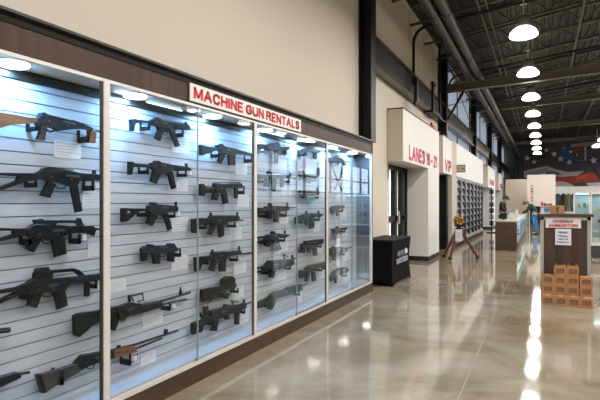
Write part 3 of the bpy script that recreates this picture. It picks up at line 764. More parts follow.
gun(c15, 'assault_rifle', 'modern rifle with tall flip-up sights, third in the right half of the second bay', [
    ('stock', P_, [(60, 95), (90, 95), (110, 84), (202, 88), (206, 142), (110, 142), (108, 180), (85, 216), (62, 212)], G),
    ('receiver', P_, [(198, 90), (210, 70), (340, 70), (345, 120), (330, 150), (280, 160), (225, 152), (204, 122)], G),
    ('handguard', P_, [(335, 70), (455, 70), (457, 102), (450, 112), (338, 122)], G2),
    ('rail', 'R', [(235, 69), (440, 69)], G3, 15),
    ('rear_sight', P_, [(208, 72), (212, 38), (226, 38), (234, 72)], G),
    ('front_sight', P_, [(440, 72), (441, 35), (456, 35), (457, 72)], G),
    ('magazine', P_, [(282, 150), (329, 145), (329, 242), (290, 254)], G2),
    ('grip', P_, [(225, 148), (260, 155), (222, 234), (188, 222)], G2),
    ('barrel', T_, [(452, 103), (497, 106)], G, .008)],
    hooks=((150, 135, 180), (403, 115, 166, 430, 148)), cards=((231, 228, 242, 240),))
c16 = (185, 242, 8.571)
gun(c16, 'battle_rifle', 'long-barrelled rifle with an olive box magazine, fourth in the right half of the second bay', [
    ('buttplate', P_, [(85, 130), (105, 130), (105, 252), (88, 254)], G2),
    ('stock', P_, [(104, 140), (120, 125), (225, 113), (230, 152), (140, 172), (122, 240), (104, 236)], G),
    ('receiver', P_, [(220, 115), (232, 88), (350, 80), (350, 150), (290, 160), (240, 152)], G),
    ('handguard', P_, [(345, 80), (470, 70), (472, 97), (440, 112), (348, 127)], G3),
    ('rear_sight', P_, [(222, 95), (228, 64), (240, 62), (250, 90)], G),
    ('front_sight', P_, [(455, 74), (455, 35), (470, 35), (471, 74)], G),
    ('magazine', P_, [(292, 155), (346, 150), (343, 252), (295, 254)], GO),
    ('grip', P_, [(240, 148), (270, 158), (240, 252), (203, 240)], G2),
    ('barrel', T_, [(466, 103), (572, 92)], G3, .008)],
    hooks=((170, 140, 190), (425, 112, 166, 452, 143)), cards=((234, 262, 246, 275),))
c17 = (185, 272, 6.057)
gun(c17, 'bullpup_submachine_gun', 'stubby rounded bullpup gun with thumbhole grip, fifth in the right half of the second bay', [
    ('receiver', P_, [(98, 105), (215, 80), (300, 68), (300, 95), (285, 112), (262, 112), (250, 104), (238, 118), (240, 132), (270, 130), (262, 140), (225, 148), (190, 158), (205, 142), (228, 118), (215, 112), (195, 135), (188, 158), (150, 168), (105, 182), (98, 140)], GO),
    ('optic', P_, [(218, 64), (225, 42), (245, 25), (278, 24), (297, 36), (300, 75), (218, 88)], G),
    ('magazine', P_, [(125, 98), (215, 78), (218, 86), (125, 107)], G3),
    ('latch', P_, [(147, 164), (160, 162), (157, 184), (147, 184)], G),
    ('barrel', T_, [(298, 82), (312, 78)], G, .009)],
    hooks=((240, 130, 160), (305, 90, 125)), cards=((232, 288, 244, 300),))
gun(c17, 'machine_gun', 'light machine gun with carry handle and vertical grip, lowest in the second bay', [
    ('stock', P_, [(40, 310), (95, 295), (152, 262), (165, 282), (105, 325), (97, 362), (43, 380)], GO),
    ('receiver', P_, [(150, 235), (190, 225), (235, 215), (270, 210), (275, 250), (240, 266), (190, 292), (155, 287)], G),
    ('handguard', P_, [(268, 208), (330, 195), (362, 186), (364, 215), (330, 236), (272, 252)], G2),
    ('feed_cover', P_, [(232, 218), (240, 193), (272, 203), (330, 194), (330, 206), (270, 216)], G3),
    ('grip', P_, [(170, 288), (200, 284), (189, 356), (158, 356)], G2),
    ('trigger_guard', T_, [(200, 286), (208, 300), (225, 295), (228, 275)], G, .004),
    ('foregrip', P_, [(303, 240), (326, 234), (324, 318), (303, 318)], G2),
    ('carry_handle_loop', T_, [(298, 200), (280, 176), (322, 183)], G, .007),
    ('front_sight', P_, [(350, 190), (352, 165), (361, 165), (364, 188)], G),
    ('barrel', T_, [(360, 200), (398, 182)], G, .008),
    ('box_magazine', P_, [(236, 258), (262, 250), (264, 285), (240, 290)], G2)],
    hooks=((140, 270, 320), (345, 215, 250)), cards=((239, 312, 249, 325),))
gun(c17, 'spare_magazine', 'small loaded magazine standing on a peg, above the lowest machine gun in the second bay', [
    ('ammo_clip', P_, [(112, 212), (132, 205), (139, 255), (118, 264)], G),
    ('top_rounds', P_, [(114, 212), (120, 203), (130, 201), (132, 207)], brass)], hooks=((125, 250, 275),))['category'] = 'magazine'
# third bay
ca = (250, 135, 6.6625); cb = (250, 195, 6.6625); cc = (250, 250, 6.15)
gun(ca, 'submachine_gun', 'cluttered short gun with a straight hanging magazine, topmost in the third bay', [
    ('stock', P_, [(45, 60), (62, 58), (140, 72), (140, 90), (65, 92), (62, 122), (45, 122)], G),
    ('receiver', P_, [(100, 65), (140, 52), (182, 48), (192, 78), (192, 106), (110, 97)], G3),
    ('handguard', P_, [(188, 80), (252, 80), (255, 102), (188, 106)], G2),
    ('magazine', P_, [(163, 100), (184, 100), (184, 190), (165, 187)], G3),
    ('grip', P_, [(98, 90), (128, 95), (118, 128), (96, 122)], G2),
    ('foregrip', P_, [(225, 98), (241, 98), (239, 138), (226, 138)], G2),
    ('barrel', T_, [(250, 85), (264, 82)], G, .009)], hooks=((80, 85, 120), (205, 100, 135)), cards=((278, 159, 286, 167),))
gun(ca, 'carbine', 'long thin-barrelled carbine, second down in the third bay', [
    ('stock', P_, [(45, 262), (110, 262), (110, 288), (62, 292), (60, 302), (45, 300)], G),
    ('receiver', P_, [(105, 262), (170, 262), (172, 292), (110, 292)], G),
    ('optic', P_, [(115, 262), (118, 242), (130, 238), (148, 262)], G3),
    ('handguard', P_, [(165, 263), (266, 268), (266, 287), (168, 292)], G2),
    ('front_sight', P_, [(262, 270), (264, 252), (272, 252), (273, 272)], G),
    ('grip', P_, [(100, 288), (127, 290), (119, 347), (94, 342)], G2),
    ('magazine', P_, [(145, 286), (171, 286), (166, 377), (147, 372)], G2),
    ('foregrip', P_, [(204, 286), (221, 286), (218, 347), (204, 347)], G2),
    ('barrel', T_, [(262, 283), (320, 293)], G, .008)], hooks=((80, 280, 320), (245, 283, 320)), cards=((282, 187, 291, 195),))
gun(cb, 'assault_rifle', 'rifle with a round front sight post and angled magazine, third in the third bay', [
    ('stock', P_, [(48, 84), (102, 84), (102, 116), (50, 124)], G2),
    ('receiver', P_, [(98, 76), (150, 73), (190, 73), (190, 112), (110, 112)], G),
    ('rear_sight', P_, [(115, 78), (124, 50), (140, 54), (150, 76)], G),
    ('handguard', P_, [(186, 74), (254, 76), (254, 102), (188, 110)], G2),
    ('front_sight', P_, [(244, 78), (245, 50), (253, 50), (255, 80)], G),
    ('grip', P_, [(114, 108), (142, 110), (136, 162), (110, 156)], G2),
    ('magazine', P_, [(158, 106), (184, 106), (187, 180), (158, 182)], G2),
    ('barrel', T_, [(250, 86), (302, 82)], G3, .008)], hooks=((85, 110, 150), (226, 100, 146, 245, 120)), cards=((280, 214, 288, 224),))
gun(cb, 'assault_rifle', 'wire-stocked rifle with a banana magazine, fourth in the third bay', [
    ('stock', P_, [(46, 278), (112, 270), (112, 300), (50, 320), (48, 310), (96, 292), (96, 284), (48, 290)], G),
    ('receiver', P_, [(108, 266), (145, 258), (188, 255), (190, 287), (112, 302)], G),
    ('optic', P_, [(140, 260), (145, 240), (160, 242), (166, 258)], G),
    ('handguard', P_, [(184, 256), (240, 260), (260, 266), (236, 282), (186, 288)], G2),
    ('front_sight', P_, [(226, 262), (228, 234), (236, 234), (239, 264)], G),
    ('grip', P_, [(110, 295), (138, 298), (124, 346), (96, 338)], G2),
    ('magazine', P_, [(148, 285), (178, 283), (190, 320), (208, 360), (180, 374), (160, 335)], G2)],
    hooks=((88, 290, 325), (214, 278, 310)), cards=((280, 242, 288, 252),))
gun(cc, 'machine_gun', 'belt-fed light machine gun with thin double-rod stock, fifth in the third bay', [
    ('stock', P_, [(45, 108), (88, 96), (112, 98), (112, 128), (45, 140), (45, 130), (84, 122), (84, 108), (45, 117)], G),
    ('receiver', P_, [(88, 95), (110, 65), (200, 60), (200, 106), (180, 112), (130, 126), (88, 120)], GO),
    ('handguard', P_, [(196, 60), (260, 55), (266, 86), (240, 100), (196, 108)], G2),
    ('grip', P_, [(124, 120), (157, 116), (142, 172), (118, 168)], G2),
    ('carry_handle_loop', T_, [(215, 60), (205, 26), (232, 42)], G, .008),
    ('front_sight', P_, [(254, 60), (255, 30), (265, 30), (268, 60)], G),
    ('barrel', T_, [(260, 62), (290, 45)], G, .008)], hooks=((100, 110, 150), (235, 95, 120)), cards=((279, 270, 286, 281),))
gun(cc, 'grenade_launcher_rifle', 'heavy sloping long gun with bulky front end, lowest in the third bay', [
    ('stock', P_, [(45, 320), (100, 300), (172, 248), (180, 290), (120, 320), (60, 356), (45, 356)], GO),
    ('receiver', P_, [(165, 252), (235, 232), (242, 272), (180, 292)], G),
    ('handguard', P_, [(225, 230), (310, 208), (318, 247), (240, 275)], G3),
    ('grip', P_, [(125, 310), (158, 302), (142, 350), (129, 368), (108, 362)], G2),
    ('cocking_handle', P_, [(115, 275), (160, 250), (168, 256), (125, 282)], G),
    ('barrel', T_, [(312, 226), (352, 205)], G, .008)], hooks=((85, 310, 350), (290, 250, 280)), cards=((296, 292, 302, 304),))
gun(ca, 'submachine_gun', 'small bluish gun at the top right of the third bay', [
    ('receiver', P_, [(340, 98), (400, 84), (442, 94), (466, 110), (442, 122), (400, 112), (340, 122)], G3),
    ('stock', P_, [(320, 100), (345, 96), (345, 120), (332, 126), (332, 165), (320, 162)], G3),
    ('grip', P_, [(360, 110), (378, 110), (372, 140), (358, 138)], G2),
    ('foregrip', P_, [(425, 112), (445, 115), (438, 160), (422, 150)], G2)], hooks=((350, 110, 140),), cards=((305, 155, 311, 165),))
gun(ca, 'submachine_gun', 'small gun with tall front sight, second down at the right of the third bay', [
    ('stock', P_, [(325, 240), (350, 235), (362, 262), (350, 290), (328, 302)], G),
    ('receiver', P_, [(355, 258), (440, 263), (432, 296), (380, 292), (355, 288)], G),
    ('front_sight', P_, [(438, 290), (448, 215), (466, 220), (466, 266)], G3),
    ('grip', P_, [(380, 288), (400, 290), (396, 320), (378, 318)], G2)], hooks=((420, 285, 310),), cards=((305, 166, 313, 177),))
gun(ca, 'submachine_gun', 'compact dark gun with pale blue magazine, third down at the right of the third bay', [
    ('receiver', P_, [(325, 366), (370, 368), (445, 374), (460, 386), (442, 402), (328, 402)], G),
    ('front_sight', P_, [(436, 378), (440, 348), (452, 350), (456, 380)], G),
    ('grip', P_, [(345, 398), (365, 400), (360, 425), (342, 422)], G2),
    ('magazine', P_, [(375, 398), (428, 400), (430, 440), (400, 452), (378, 440)], mat('teal_plastic', (.15, .35, .36), .4))], hooks=((440, 392, 425),))
gun(cb, 'assault_rifle', 'black short rifle with raised double sights, fourth down at the right of the third bay', [
    ('stock', P_, [(300, 150), (320, 138), (350, 135), (350, 165), (330, 180), (305, 192)], G),
    ('receiver', P_, [(345, 130), (400, 120), (402, 152), (360, 167)], G),
    ('handguard', P_, [(398, 120), (465, 123), (486, 132), (465, 146), (400, 152)], G2),
    ('rear_sight', P_, [(364, 130), (370, 104), (378, 106), (384, 124)], G),
    ('front_sight', P_, [(448, 122), (452, 102), (460, 104), (466, 126)], G),
    ('grip', P_, [(364, 162), (386, 160), (381, 202), (364, 197)], G2),
    ('magazine', P_, [(398, 150), (421, 148), (426, 220), (398, 226)], G2)], hooks=((335, 160, 190), (448, 142, 172)), cards=((314, 223, 320, 232),))
gun(cb, 'machine_pistol', 'very short blocky gun with brown magazine, fifth down at the right of the third bay', [
    ('stock', P_, [(338, 326), (370, 316), (366, 345), (350, 376), (338, 372)], G),
    ('receiver', P_, [(363, 306), (480, 292), (486, 320), (440, 335), (380, 346), (366, 346)], G),
    ('grip', P_, [(384, 342), (403, 342), (396, 386), (381, 381)], G2),
    ('magazine', P_, [(411, 334), (436, 332), (446, 402), (425, 406)], wood_d)], hooks=((350, 350, 385), (460, 322, 350)), cards=((317, 245, 322, 253),))
gun(cc, 'carbine', 'carbine pointing slightly upward, lowest at the right of the third bay', [
    ('stock', P_, [(305, 125), (345, 118), (342, 140), (316, 176), (305, 167)], G),
    ('receiver', P_, [(340, 112), (360, 95), (400, 86), (402, 116), (346, 136)], GO),
    ('handguard', P_, [(396, 87), (462, 71), (467, 96), (398, 118)], G),
    ('grip', P_, [(350, 130), (368, 126), (352, 197), (336, 192)], G2),
    ('magazine', P_, [(377, 120), (396, 116), (404, 190), (382, 193)], G2),
    ('foregrip', P_, [(446, 96), (466, 90), (463, 122), (448, 120)], G2)], hooks=((325, 130, 165), (430, 105, 130)), cards=((319, 270, 324, 279),))
# fourth bay
cd = (325, 150, 8.0); ce = (325, 195, 8.0); cf = (325, 240, 7.27)
gun(cd, 'rifle', 'bluish rifle with crossed slings hanging under it, topmost in the farthest bay', [
    ('receiver', P_, [(38, 60), (80, 56), (148, 78), (146, 102), (60, 96), (50, 112), (38, 102)], G3),
    ('barrel', T_, [(140, 90), (196, 95)], G3, .012),
    ('grip', P_, [(142, 95), (165, 98), (158, 132), (146, 130)], G2),
    ('sling', T_, [(48, 100), (75, 180), (105, 260), (135, 325)], G3, .014),
    ('sling', T_, [(150, 100), (130, 200), (105, 260), (80, 315)], G3, .014)], hooks=((90, 90, 130),))
gun(ce, 'submachine_gun', 'small gun with a thin magazine, second down in the farthest bay', [
    ('receiver', P_, [(50, 92), (100, 82), (152, 84), (142, 106), (105, 112), (70, 116)], G),
    ('stock', P_, [(48, 92), (72, 92), (74, 132), (62, 145), (48, 132)], G),
    ('magazine', P_, [(90, 110), (107, 108), (106, 167), (92, 168)], wood_d)], hooks=((125, 105, 135),), cards=((341, 211, 346, 219),))
gun(ce, 'assault_rifle', 'dark rifle with a straight magazine, third down in the farthest bay', [
    ('receiver', P_, [(48, 272), (95, 264), (172, 260), (166, 276), (125, 282), (60, 292)], G),
    ('grip', P_, [(60, 288), (84, 288), (76, 326), (58, 320)], G2),
    ('optic', P_, [(88, 268), (92, 250), (104, 250), (106, 266)], G),
    ('magazine', P_, [(92, 284), (124, 280), (118, 346), (97, 346)], G2)], hooks=((145, 272, 300),), cards=((343, 231, 348, 240),))
gun(cf, 'machine_gun', 'bulky olive-dark machine gun, fourth down in the farthest bay', [
    ('receiver', P_, [(40, 62), (60, 45), (150, 55), (152, 80), (70, 102), (40, 112)], GO),
    ('barrel', T_, [(145, 66), (192, 52)], G, .010),
    ('grip', P_, [(56, 100), (76, 96), (78, 146), (60, 146)], G2)], hooks=((125, 80, 110),), cards=((345, 252, 350, 261),))
gun(cf, 'machine_gun', 'low-slung green-black gun, lowest in the farthest bay', [
    ('receiver', P_, [(55, 230), (100, 205), (150, 198), (166, 210), (152, 242), (100, 252), (60, 262)], GO),
    ('stock', P_, [(38, 262), (58, 228), (76, 258), (45, 302), (38, 296)], GO),
    ('grip', P_, [(66, 258), (88, 252), (86, 316), (70, 316)], G2)], hooks=((140, 235, 265),))

# ------------------------------------------------------------------ facade boxes over the lane doors, piers, doors
bb = mat('black_baseboard', (.012, .012, .012), .4)
brn = mat('brown_cap', (.06, .04, .025), .5)
XB = -2.54
def facade(y0, y1, yo, z0, text, ty0, ty1, tz0, tz1, label, cap=True):
    """white sign box over a recess; its far part runs down to the floor as a pier"""
    t = empty('sign_box', (XB, y0, z0), label, 'sign box')
    obj('box', Bx(XW+.003, XB, y0, y1, z0, 3.36), white_m, t)
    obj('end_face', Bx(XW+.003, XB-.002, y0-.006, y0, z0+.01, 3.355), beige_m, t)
    if cap: obj('top_cap', Bx(XW+.003, XB+.012, y0-.015, y1+.01, 3.36, 3.385), brn, t)
    if yo is not None:
        obj('pier', Bx(XO+.02, XB-.001, yo-.005, y1, 0, z0), white_m, t)
        obj('pier_baseboard', Bx(XO+.02, XB+.012, yo-.012, y1+.012, 0, .11), bb, t)
    side_words(text, t, pink_m, XB+.003, ty0, ty1, tz0, tz1)
    return t
ya, za = W(409, 144, XB); yb, zb = W(437, 170, XB)
facade(9.74, 13.55, 12.17, 2.30, 'LANES 16 - 21', ya, yb, 2.355, 2.69, 'white box over the doorway lettered LANES 16 - 21 in red')
facade(14.15, 15.64, None, 2.30, 'VIP', 14.45, 15.5, 2.36, 2.72, 'narrow white box lettered VIP in red past the LANES box')
facade(26.75, 31.0, 28.6, 2.25, 'RANGE', 27.6, 30.3, 2.38, 2.72, 'white sign box with red lettering past the rifle wall', cap=True)
facade(33.6, 37.4, 35.4, 2.25, 'STORE', 34.3, 36.8, 2.38, 2.72, 'farthest white sign box with red lettering by the beige partition')
struct('wall_pier', Bx(XW+.002, XB, 15.645, 16.58, 0, 3.40), beige_m)
struct('baseboard_left', box(box(Bx(XW, XW+.015, 7.65, 9.74, 0, .11), XW, XW+.015, 13.56, 14.15, 0, .11), XB, XB+.015, 15.65, 16.58, 0, .11), bb)
# lane door
bm = B()
for a, b, c, d in ((10.45, 10.53, 0, 2.3), (12.08, 12.16, 0, 2.3), (11.62, 11.9, 0, 2.3), (11.0, 11.2, 0, 2.3), (10.45, 12.165, 0, .12), (10.45, 12.165, 1.02, 1.14), (10.45, 12.165, 2.2, 2.3), (10.45, 12.165, .98, 1.0)):
    box(bm, -3.16, -3.06, a, b, c, d)
d = struct('door_1', bm, black_steel)
obj('door_pane', Bx(-3.12, -3.11, 10.5, 12.1, .1, 2.25), glass_mat('door_glass', (.95, .97, .97), .02, .35), d)
obj('door_handle', tube(B(), [(-3.02, 11.22, .95), (-3.02, 11.22, 1.25)], .014), alu, d)
struct('wall_inner', Bx(-3.165, -3.05, 9.5, 10.45, 0, 2.3), white_m)
d = struct('door_2', Bx(-3.1, -2.92, 14.155, 15.6, 0, 2.3), mat('dark_door', (.03, .032, .03), .3))
obj('door_handle', tube(B(), [(-2.88, 14.35, .95), (-2.88, 14.35, 1.25)], .014), alu, d)
struct('door_3', Bx(-3.15, -3.05, 26.76, 28.6, 0, 2.25), mat('dark_door', (0, 0, 0)))
struct('door_4', Bx(-3.15, -3.05, 33.61, 35.4, 0, 2.25), mat('dark_door', (0, 0, 0)))
# strobe
t = empty('alarm_strobe', (-2.66, 13.3, 3.39), 'small red fire alarm strobe on top of the LANES box', 'alarm')
obj('strobe_body', Bx(-2.70, -2.58, 12.95, 13.4, 3.387, 3.50, bev=.01), red_m, t)
obj('strobe_lens', lathe(B(), (-2.64, 13.0, 3.51), [(0, .03), (.03, .03), (.05, .015)]), black_steel, t)

# ------------------------------------------------------------------ far rifle wall
t = empty('rifle_wall', (XB, 20.5, 0), 'white slatwall unit covered with rows of long guns under a plain white header', 'slatwall')
obj('header', Bx(XW+.003, XB, 16.585, 24.4, 2.3, 3.40), white_m, t)
obj('header_trim', Bx(XW+.003, XB+.012, 16.585, 24.4, 2.27, 2.31), grey_m, t)
outl = [(XB-.01, .20)]; zz = .28
while zz < 2.25:
    outl += [(XB-.01, zz), (XB-.02, zz), (XB-.02, zz+.01), (XB-.01, zz+.01)]; zz += .1016
outl += [(XB-.01, 2.27), (XW+.003, 2.27), (XW+.003, .20)]
obj('slatwall_panel', prism(B(), outl, 16.585, 24.4, 'y'), slat_m, t)
obj('base', Bx(XW+.003, XB, 16.585, 24.4, 0, .20), beige_m, t)
obj('base_trim', Bx(XB, XB+.015, 16.585, 24.4, 0, .12), bb, t)
def small_gun():
    bm = B(); x0, x1 = XB+.02, XB+.055
    for pts in ([(0, -.02), (.18, .02), (.18, .08), (0, .065)], [(.16, .0), (.56, .015), (.56, .09), (.18, .09)], [(.22, .02), (.31, .02), (.26, -.11), (.17, -.10)], [(.37, .02), (.46, .02), (.50, -.14), (.41, -.15)], [(.5, .03), (.70, .035), (.70, .055), (.5, .07)]):
        prism(bm, pts, x0, x1, 'x')
    box(bm, XB-.01, XB+.03, .3, .33, .02, .05)
    return bm
sg = None
rows = ['top', 'second', 'third', 'fourth', 'fifth', 'sixth', 'seventh', 'bottom']
for r_ in range(8):
    for c_ in range(7):
        if r_ > 5 and c_ in (0,): continue
        y = 16.75+c_*1.09; z = 2.12-r_*.245
        if sg is None:
            sg = obj('long_gun', small_gun(), gun_m, loc=(XB, 0, 0)); o = sg
        else:
            o = sg.copy(); COL.objects.link(o)
        o.location = (XB, y+random.uniform(-.05, .05), z)
        tag(o, 'black long gun in the %s row of the far white rifle wall' % rows[r_], 'gun', 'long guns in the %s row of the far rifle wall' % rows[r_])
# restroom blade sign
t = empty('restroom_sign', (XB, 16.62, 2.45), 'tan restroom blade sign with man and woman figures on the far white header', 'sign')
obj('panel', Bx(XB-.0, XB+.27, 16.60, 16.62, 2.44, 2.69), mat('taupe_sign', (.16, .125, .09), .5), t)
for q, wm in ((.075, 0), (.195, 1)):
    xx = XB+q; bm = B()
    box(bm, xx-.045, xx+.045, 16.593, 16.599, 2.475, 2.655)
    obj('figure_tile', bm, mat('cream_sign', (.75, .66, .5), .5), t)
    bm = lathe(B(), (xx, 16.593, 2.62), [(0, .016), (-.004, .016)], (0, 1, 0), 12)
    prism(bm, [(xx-.014, 2.60), (xx+.014, 2.60), (xx+(.034 if wm else .02), 2.54), (xx+.012, 2.54), (xx+.010, 2.49), (xx-.010, 2.49), (xx-.012, 2.54), (xx-(.034 if wm else .02), 2.54)], 16.586, 16.592, 'y')
    obj('figure', bm, mat('sign_brown', (.06, .04, .03), .5), t)
# slim merchandise spinner at the end of the rifle wall
t = empty('spinner_rack', (-2.2, 24.9, 0), 'slim dark spinner rack with blue packets at the far end of the rifle wall', 'rack')
obj('pole', cyl(B(), (-2.2, 24.9, .05), (-2.2, 24.9, 2.15), .03), black_steel, t)
obj('foot', lathe(B(), (-2.2, 24.9, 0), [(0, .25), (.03, .25), (.05, .05)]), black_steel, t)
for k in range(6):
    o = obj('packet_row', box(box(B(), -2.30, -2.22, 24.80, 24.87, .35+k*.3, .57+k*.3, bev=.01), -2.18, -2.1, 24.80, 24.87, .35+k*.3, .57+k*.3, bev=.01), mat(('blue_packet', 'white_packet', 'dark_packet')[k % 3], ((.03, .07, .16), (.3, .3, .35), (.03, .03, .05))[k % 3], .4), t)

# ------------------------------------------------------------------ black covered table
t = empty('covered_table', (-2.6, 8.8, 0), 'table under a fitted black stretch cover with white lettering beside the display case', 'table')
X0, X1, Y0, Y1 = -2.84, -2.30, 8.13, 9.40
def cover():
    bm = B(); n = 7; rings = []
    for k in range(n):
        f = k/(n-1); z = .785*f
        pin = .05*math.sin(PI*min(1, f*1.0))   # waist
        a0, a1, b0, b1 = X0+pin*.5, X1-pin*.4, Y0+pin*.4, Y1-pin
        ring = []
        def side(p, q, m=6):
            for i in range(m):
                s = i/m; u = p[0]+(q[0]-p[0])*s; v = p[1]+(q[1]-p[1])*s
                arch = .07*(1-f)**3*(math.sin(PI*s)) if True else 0
                ring.append((u, v, z+arch))
        side((a1, b0), (a1, b1)); side((a1, b1), (a0, b1)); side((a0, b1), (a0, b0)); side((a0, b0), (a1, b0))
        cx, cy = (a0+a1)/2, (b0+b1)/2
        rr = []
        for i, (u, v, w_) in enumerate(ring):
            s = (i % 6)/6; ins = .02*math.sin(PI*s)*(1-f*.6)
            d = Vector((cx-u, cy-v, 0)).normalized()*ins
            rr.append(bm.verts.new((u+d.x, v+d.y, w_)))
        rings.append(rr)
    for a, b in zip(rings, rings[1:]):
        for i in range(24): bm.faces.new((a[i], a[(i+1) % 24], b[(i+1) % 24], b[i]))
    bm.faces.new(rings[-1]); bm.faces.new(rings[0][::-1])
    return bm
obj('stretch_cover', cover(), fabric_b, t, smooth=True)
obj('table_top', Bx(X0+.0, X1+.004, Y0-.004, Y1+.02, .77, .80, bev=.012), fabric_t, t)
# lettering lies on the cover's aisle side
wh = mat('white_print', (.6, .6, .62), .6)
ya, za = W(394.5, 258, X1+.004)
obj('lettering', text_side('ASK FOR', X1+.006, 8.42, 8.84, .50, .585, .02), mat('grey_print', (.4, .4, .42), .6), t)
obj('emblem', prism(B(), [(8.96, .50), (9.12, .50), (9.14, .56), (9.04, .60), (8.95, .57)], X1-.01, X1+.006, 'x'), wh, t)
obj('lettering', text_side('SHOOTERS', X1+.006, 8.36, 9.14, .36, .46, .03), wh, t)
obj('underline', Bx(X1-.02, X1+.006, 8.55, 9.1, .475, .485), mat('purple_print', (.12, .07, .2), .6), t)

# ------------------------------------------------------------------ brass gun on tripod
gx, gy = -1.90, 12.75
t = empty('antique_gatling_gun', (gx, gy, 0), 'brass crank gun on a dark red wooden tripod with black feet', 'gun')
def fl(px, py):
    Z = F*H/(py-HY); Xc = (px-300)/F*Z
    return Xc*CP-Z*SP, Z*CP+Xc*SP
hub = Vector((gx, gy, .72))
for k, (px, py) in enumerate(((443.5, 257.5), (449.8, 261), (478, 259.5))):
    fx, fy = fl(px, py); ft = Vector((fx, fy, .03)); tp = hub+(Vector((fx, fy, 0))-Vector((gx, gy, 0))).normalized()*.06
    tp.z = .74
    u = (ft-tp)
    leg = B(); sd = u.cross(Vector((0, 0, 1))).normalized()*.03
    cyl(leg, tp+sd, tp+u*.95+sd*.4, .034, .026, 8); cyl(leg, tp-sd, tp+u*.95-sd*.4, .034, .026, 8)
    cyl(leg, tp+u*.5, tp+u*.96, .036, .03, 8)
    l = obj('leg', leg, mahog, t)
    obj('foot', cyl(B(), tp+u*.93, ft, .05, .045, 10), black_steel, l)
obj('tripod_head', lathe(B(), (gx, gy, .66), [(0, .05), (.03, .10), (.12, .10), (.15, .06), (.22, .05)]), black_steel, t, smooth=True)
obj('yoke', box(box(box(B(), gx-.10, gx-.08, gy-.03, gy+.03, .86, 1.06), gx+.08, gx+.10, gy-.03, gy+.03, .86, 1.06), gx-.10, gx+.10, gy-.04, gy+.04, .84, .88), black_steel, t)
ax = Vector((.25, -1, 0)).normalized(); cz = Vector((gx, gy, 1.0))
obj('breech_housing', lathe(B(), cz, [(-.30, .05), (-.28, .09), (-.08, .10), (-.06, .13), (-.03, .13), (-.02, .11), (.04, .11), (.05, .10)], ax), brass, t, smooth=True)
bm = B(); u = ax.orthogonal().normalized(); w = ax.cross(u)
for k in range(6):
    p = cz+u*math.cos(k*PI/3)*.072+w*math.sin(k*PI/3)*.072
    cyl(bm, p+ax*.04, p+ax*.34, .024, seg=10)
obj('barrel_cluster', bm, brass, t, smooth=True)
for dd in (.12, .25): obj('barrel_ring', lathe(B(), cz+ax*dd, [(0, .108), (.02, .108)], ax), mat('aged_brass', (.25, .15, .05), .35, metal=.8), t, smooth=True)
obj('crank', tube(B(), [cz-ax*.2+w*.08, cz-ax*.2+w*.17, cz-ax*.2+w*.17+Vector((0, 0, -.12)), cz-ax*.2+w*.22+Vector((0, 0, -.12))], .012), black_steel, t)
obj('drum_magazine', lathe(B(), cz+Vector((0, 0, .085)), [(0, .07), (.05, .07), (.055, .05)]), brass, t, smooth=True)
t2 = empty('hanging_placard', (gx+.02, gy-.14, .6), 'white info placard hanging from the brass crank gun', 'sign')
obj('placard', Bx(gx-.03, gx+.13, gy-.35, gy-.345, .50, .79), paper, t2)
obj('printed_lines', box(box(box(B(), gx-.01, gx+.11, gy-.352, gy-.35, .70, .71), gx-.01, gx+.11, gy-.352, gy-.35, .65, .66), gx-.01, gx+.09, gy-.352, gy-.35, .6, .61), mat('faint_print', (0, 0, 0)), t2)
obj('cord', tube(B(), [(gx+.05, gy-.347, .79), (gx+.04, gy-.30, .95)], .003, 5), ink, t2)

# ------------------------------------------------------------------ handgun ammunition stand
sx0, sx1, sy0, sy1 = -.035, .62, 8.16, 8.72
t = empty('ammunition_stand', (.29, 8.4, 0), 'tall dark walnut stand with grey edges and a red HANDGUN AMMUNITION sign', 'display stand')
obj('body', Bx(sx0+.03, sx1-.03, sy0+.006, sy1, 0, 1.24), walnut, t)
obj('corner_trim', Bx(sx0, sx0+.045, sy0, sy0+.05, 0, 1.24), mdf, t)
obj('corner_trim', Bx(sx1-.045, sx1, sy0, sy0+.05, 0, 1.24), mdf, t)
obj('corner_trim', Bx(sx0, sx0+.045, sy1-.05, sy1, 0, 1.24), mdf, t)
obj('corner_trim', Bx(sx1-.045, sx1, sy1-.05, sy1, 0, 1.24), mdf, t)
obj('side_panel', box(Bx(sx0+.01, sx0+.03, sy0+.05, sy1-.05, 0, 1.24), sx1-.03, sx1-.01, sy0+.05, sy1-.05, 0, 1.24), walnut, t)
obj('top_trim', Bx(sx0, sx1, sy0, sy0+.04, 1.19, 1.24), mdf, t)
obj('top_slab', Bx(sx0-.035, sx1+.035, sy0-.04, sy1+.03, 1.24, 1.28, bev=.004), walnut2, t)
x0, z1 = YP(545.7, 218.3, sy0); x1, z0 = YP(581, 228.3, sy0)
s = empty('ammunition_sign', ((x0+x1)/2, sy0, z0), 'white sign reading HANDGUN AMMUNITION in red slanted capitals', 'sign')
obj('board', Bx(x0, x1, sy0-.006, sy0+.005, z0, z1), signw, s)
def slant(bm, zb, k=.25):
    for v in bm.verts: v.co.x += (v.co.z-zb)*k
    return bm
zm = (z0+z1)/2
obj('lettering', slant(text_front('HANDGUN', sy0-.009, x0+.09, x1-.11, zm+.006, z1-.014, .03), zm), red_m, s)
obj('lettering', slant(text_front('AMMUNITION', sy0-.009, x0+.03, x1-.05, z0+.012, zm-.006, .03), z0), red_m, s)
x0, z1 = YP(555.2, 228.8, sy0); x1, z0 = YP(571.2, 245.4, sy0)
s = empty('promo_sheet', ((x0+x1)/2, sy0, z0), 'white PROMO paper sheet below the red ammunition sign', 'sign')
obj('sheet', Bx(x0, x1, sy0-.004, sy0+.005, z0, z1), paper, s)
obj('heading', slant(text_front('PROMO', sy0-.006, x0+.04, x1-.05, z1-.065, z1-.035, .04), z1-.06), mat('maroon_ink', (.18, .02, .06), .6), s)
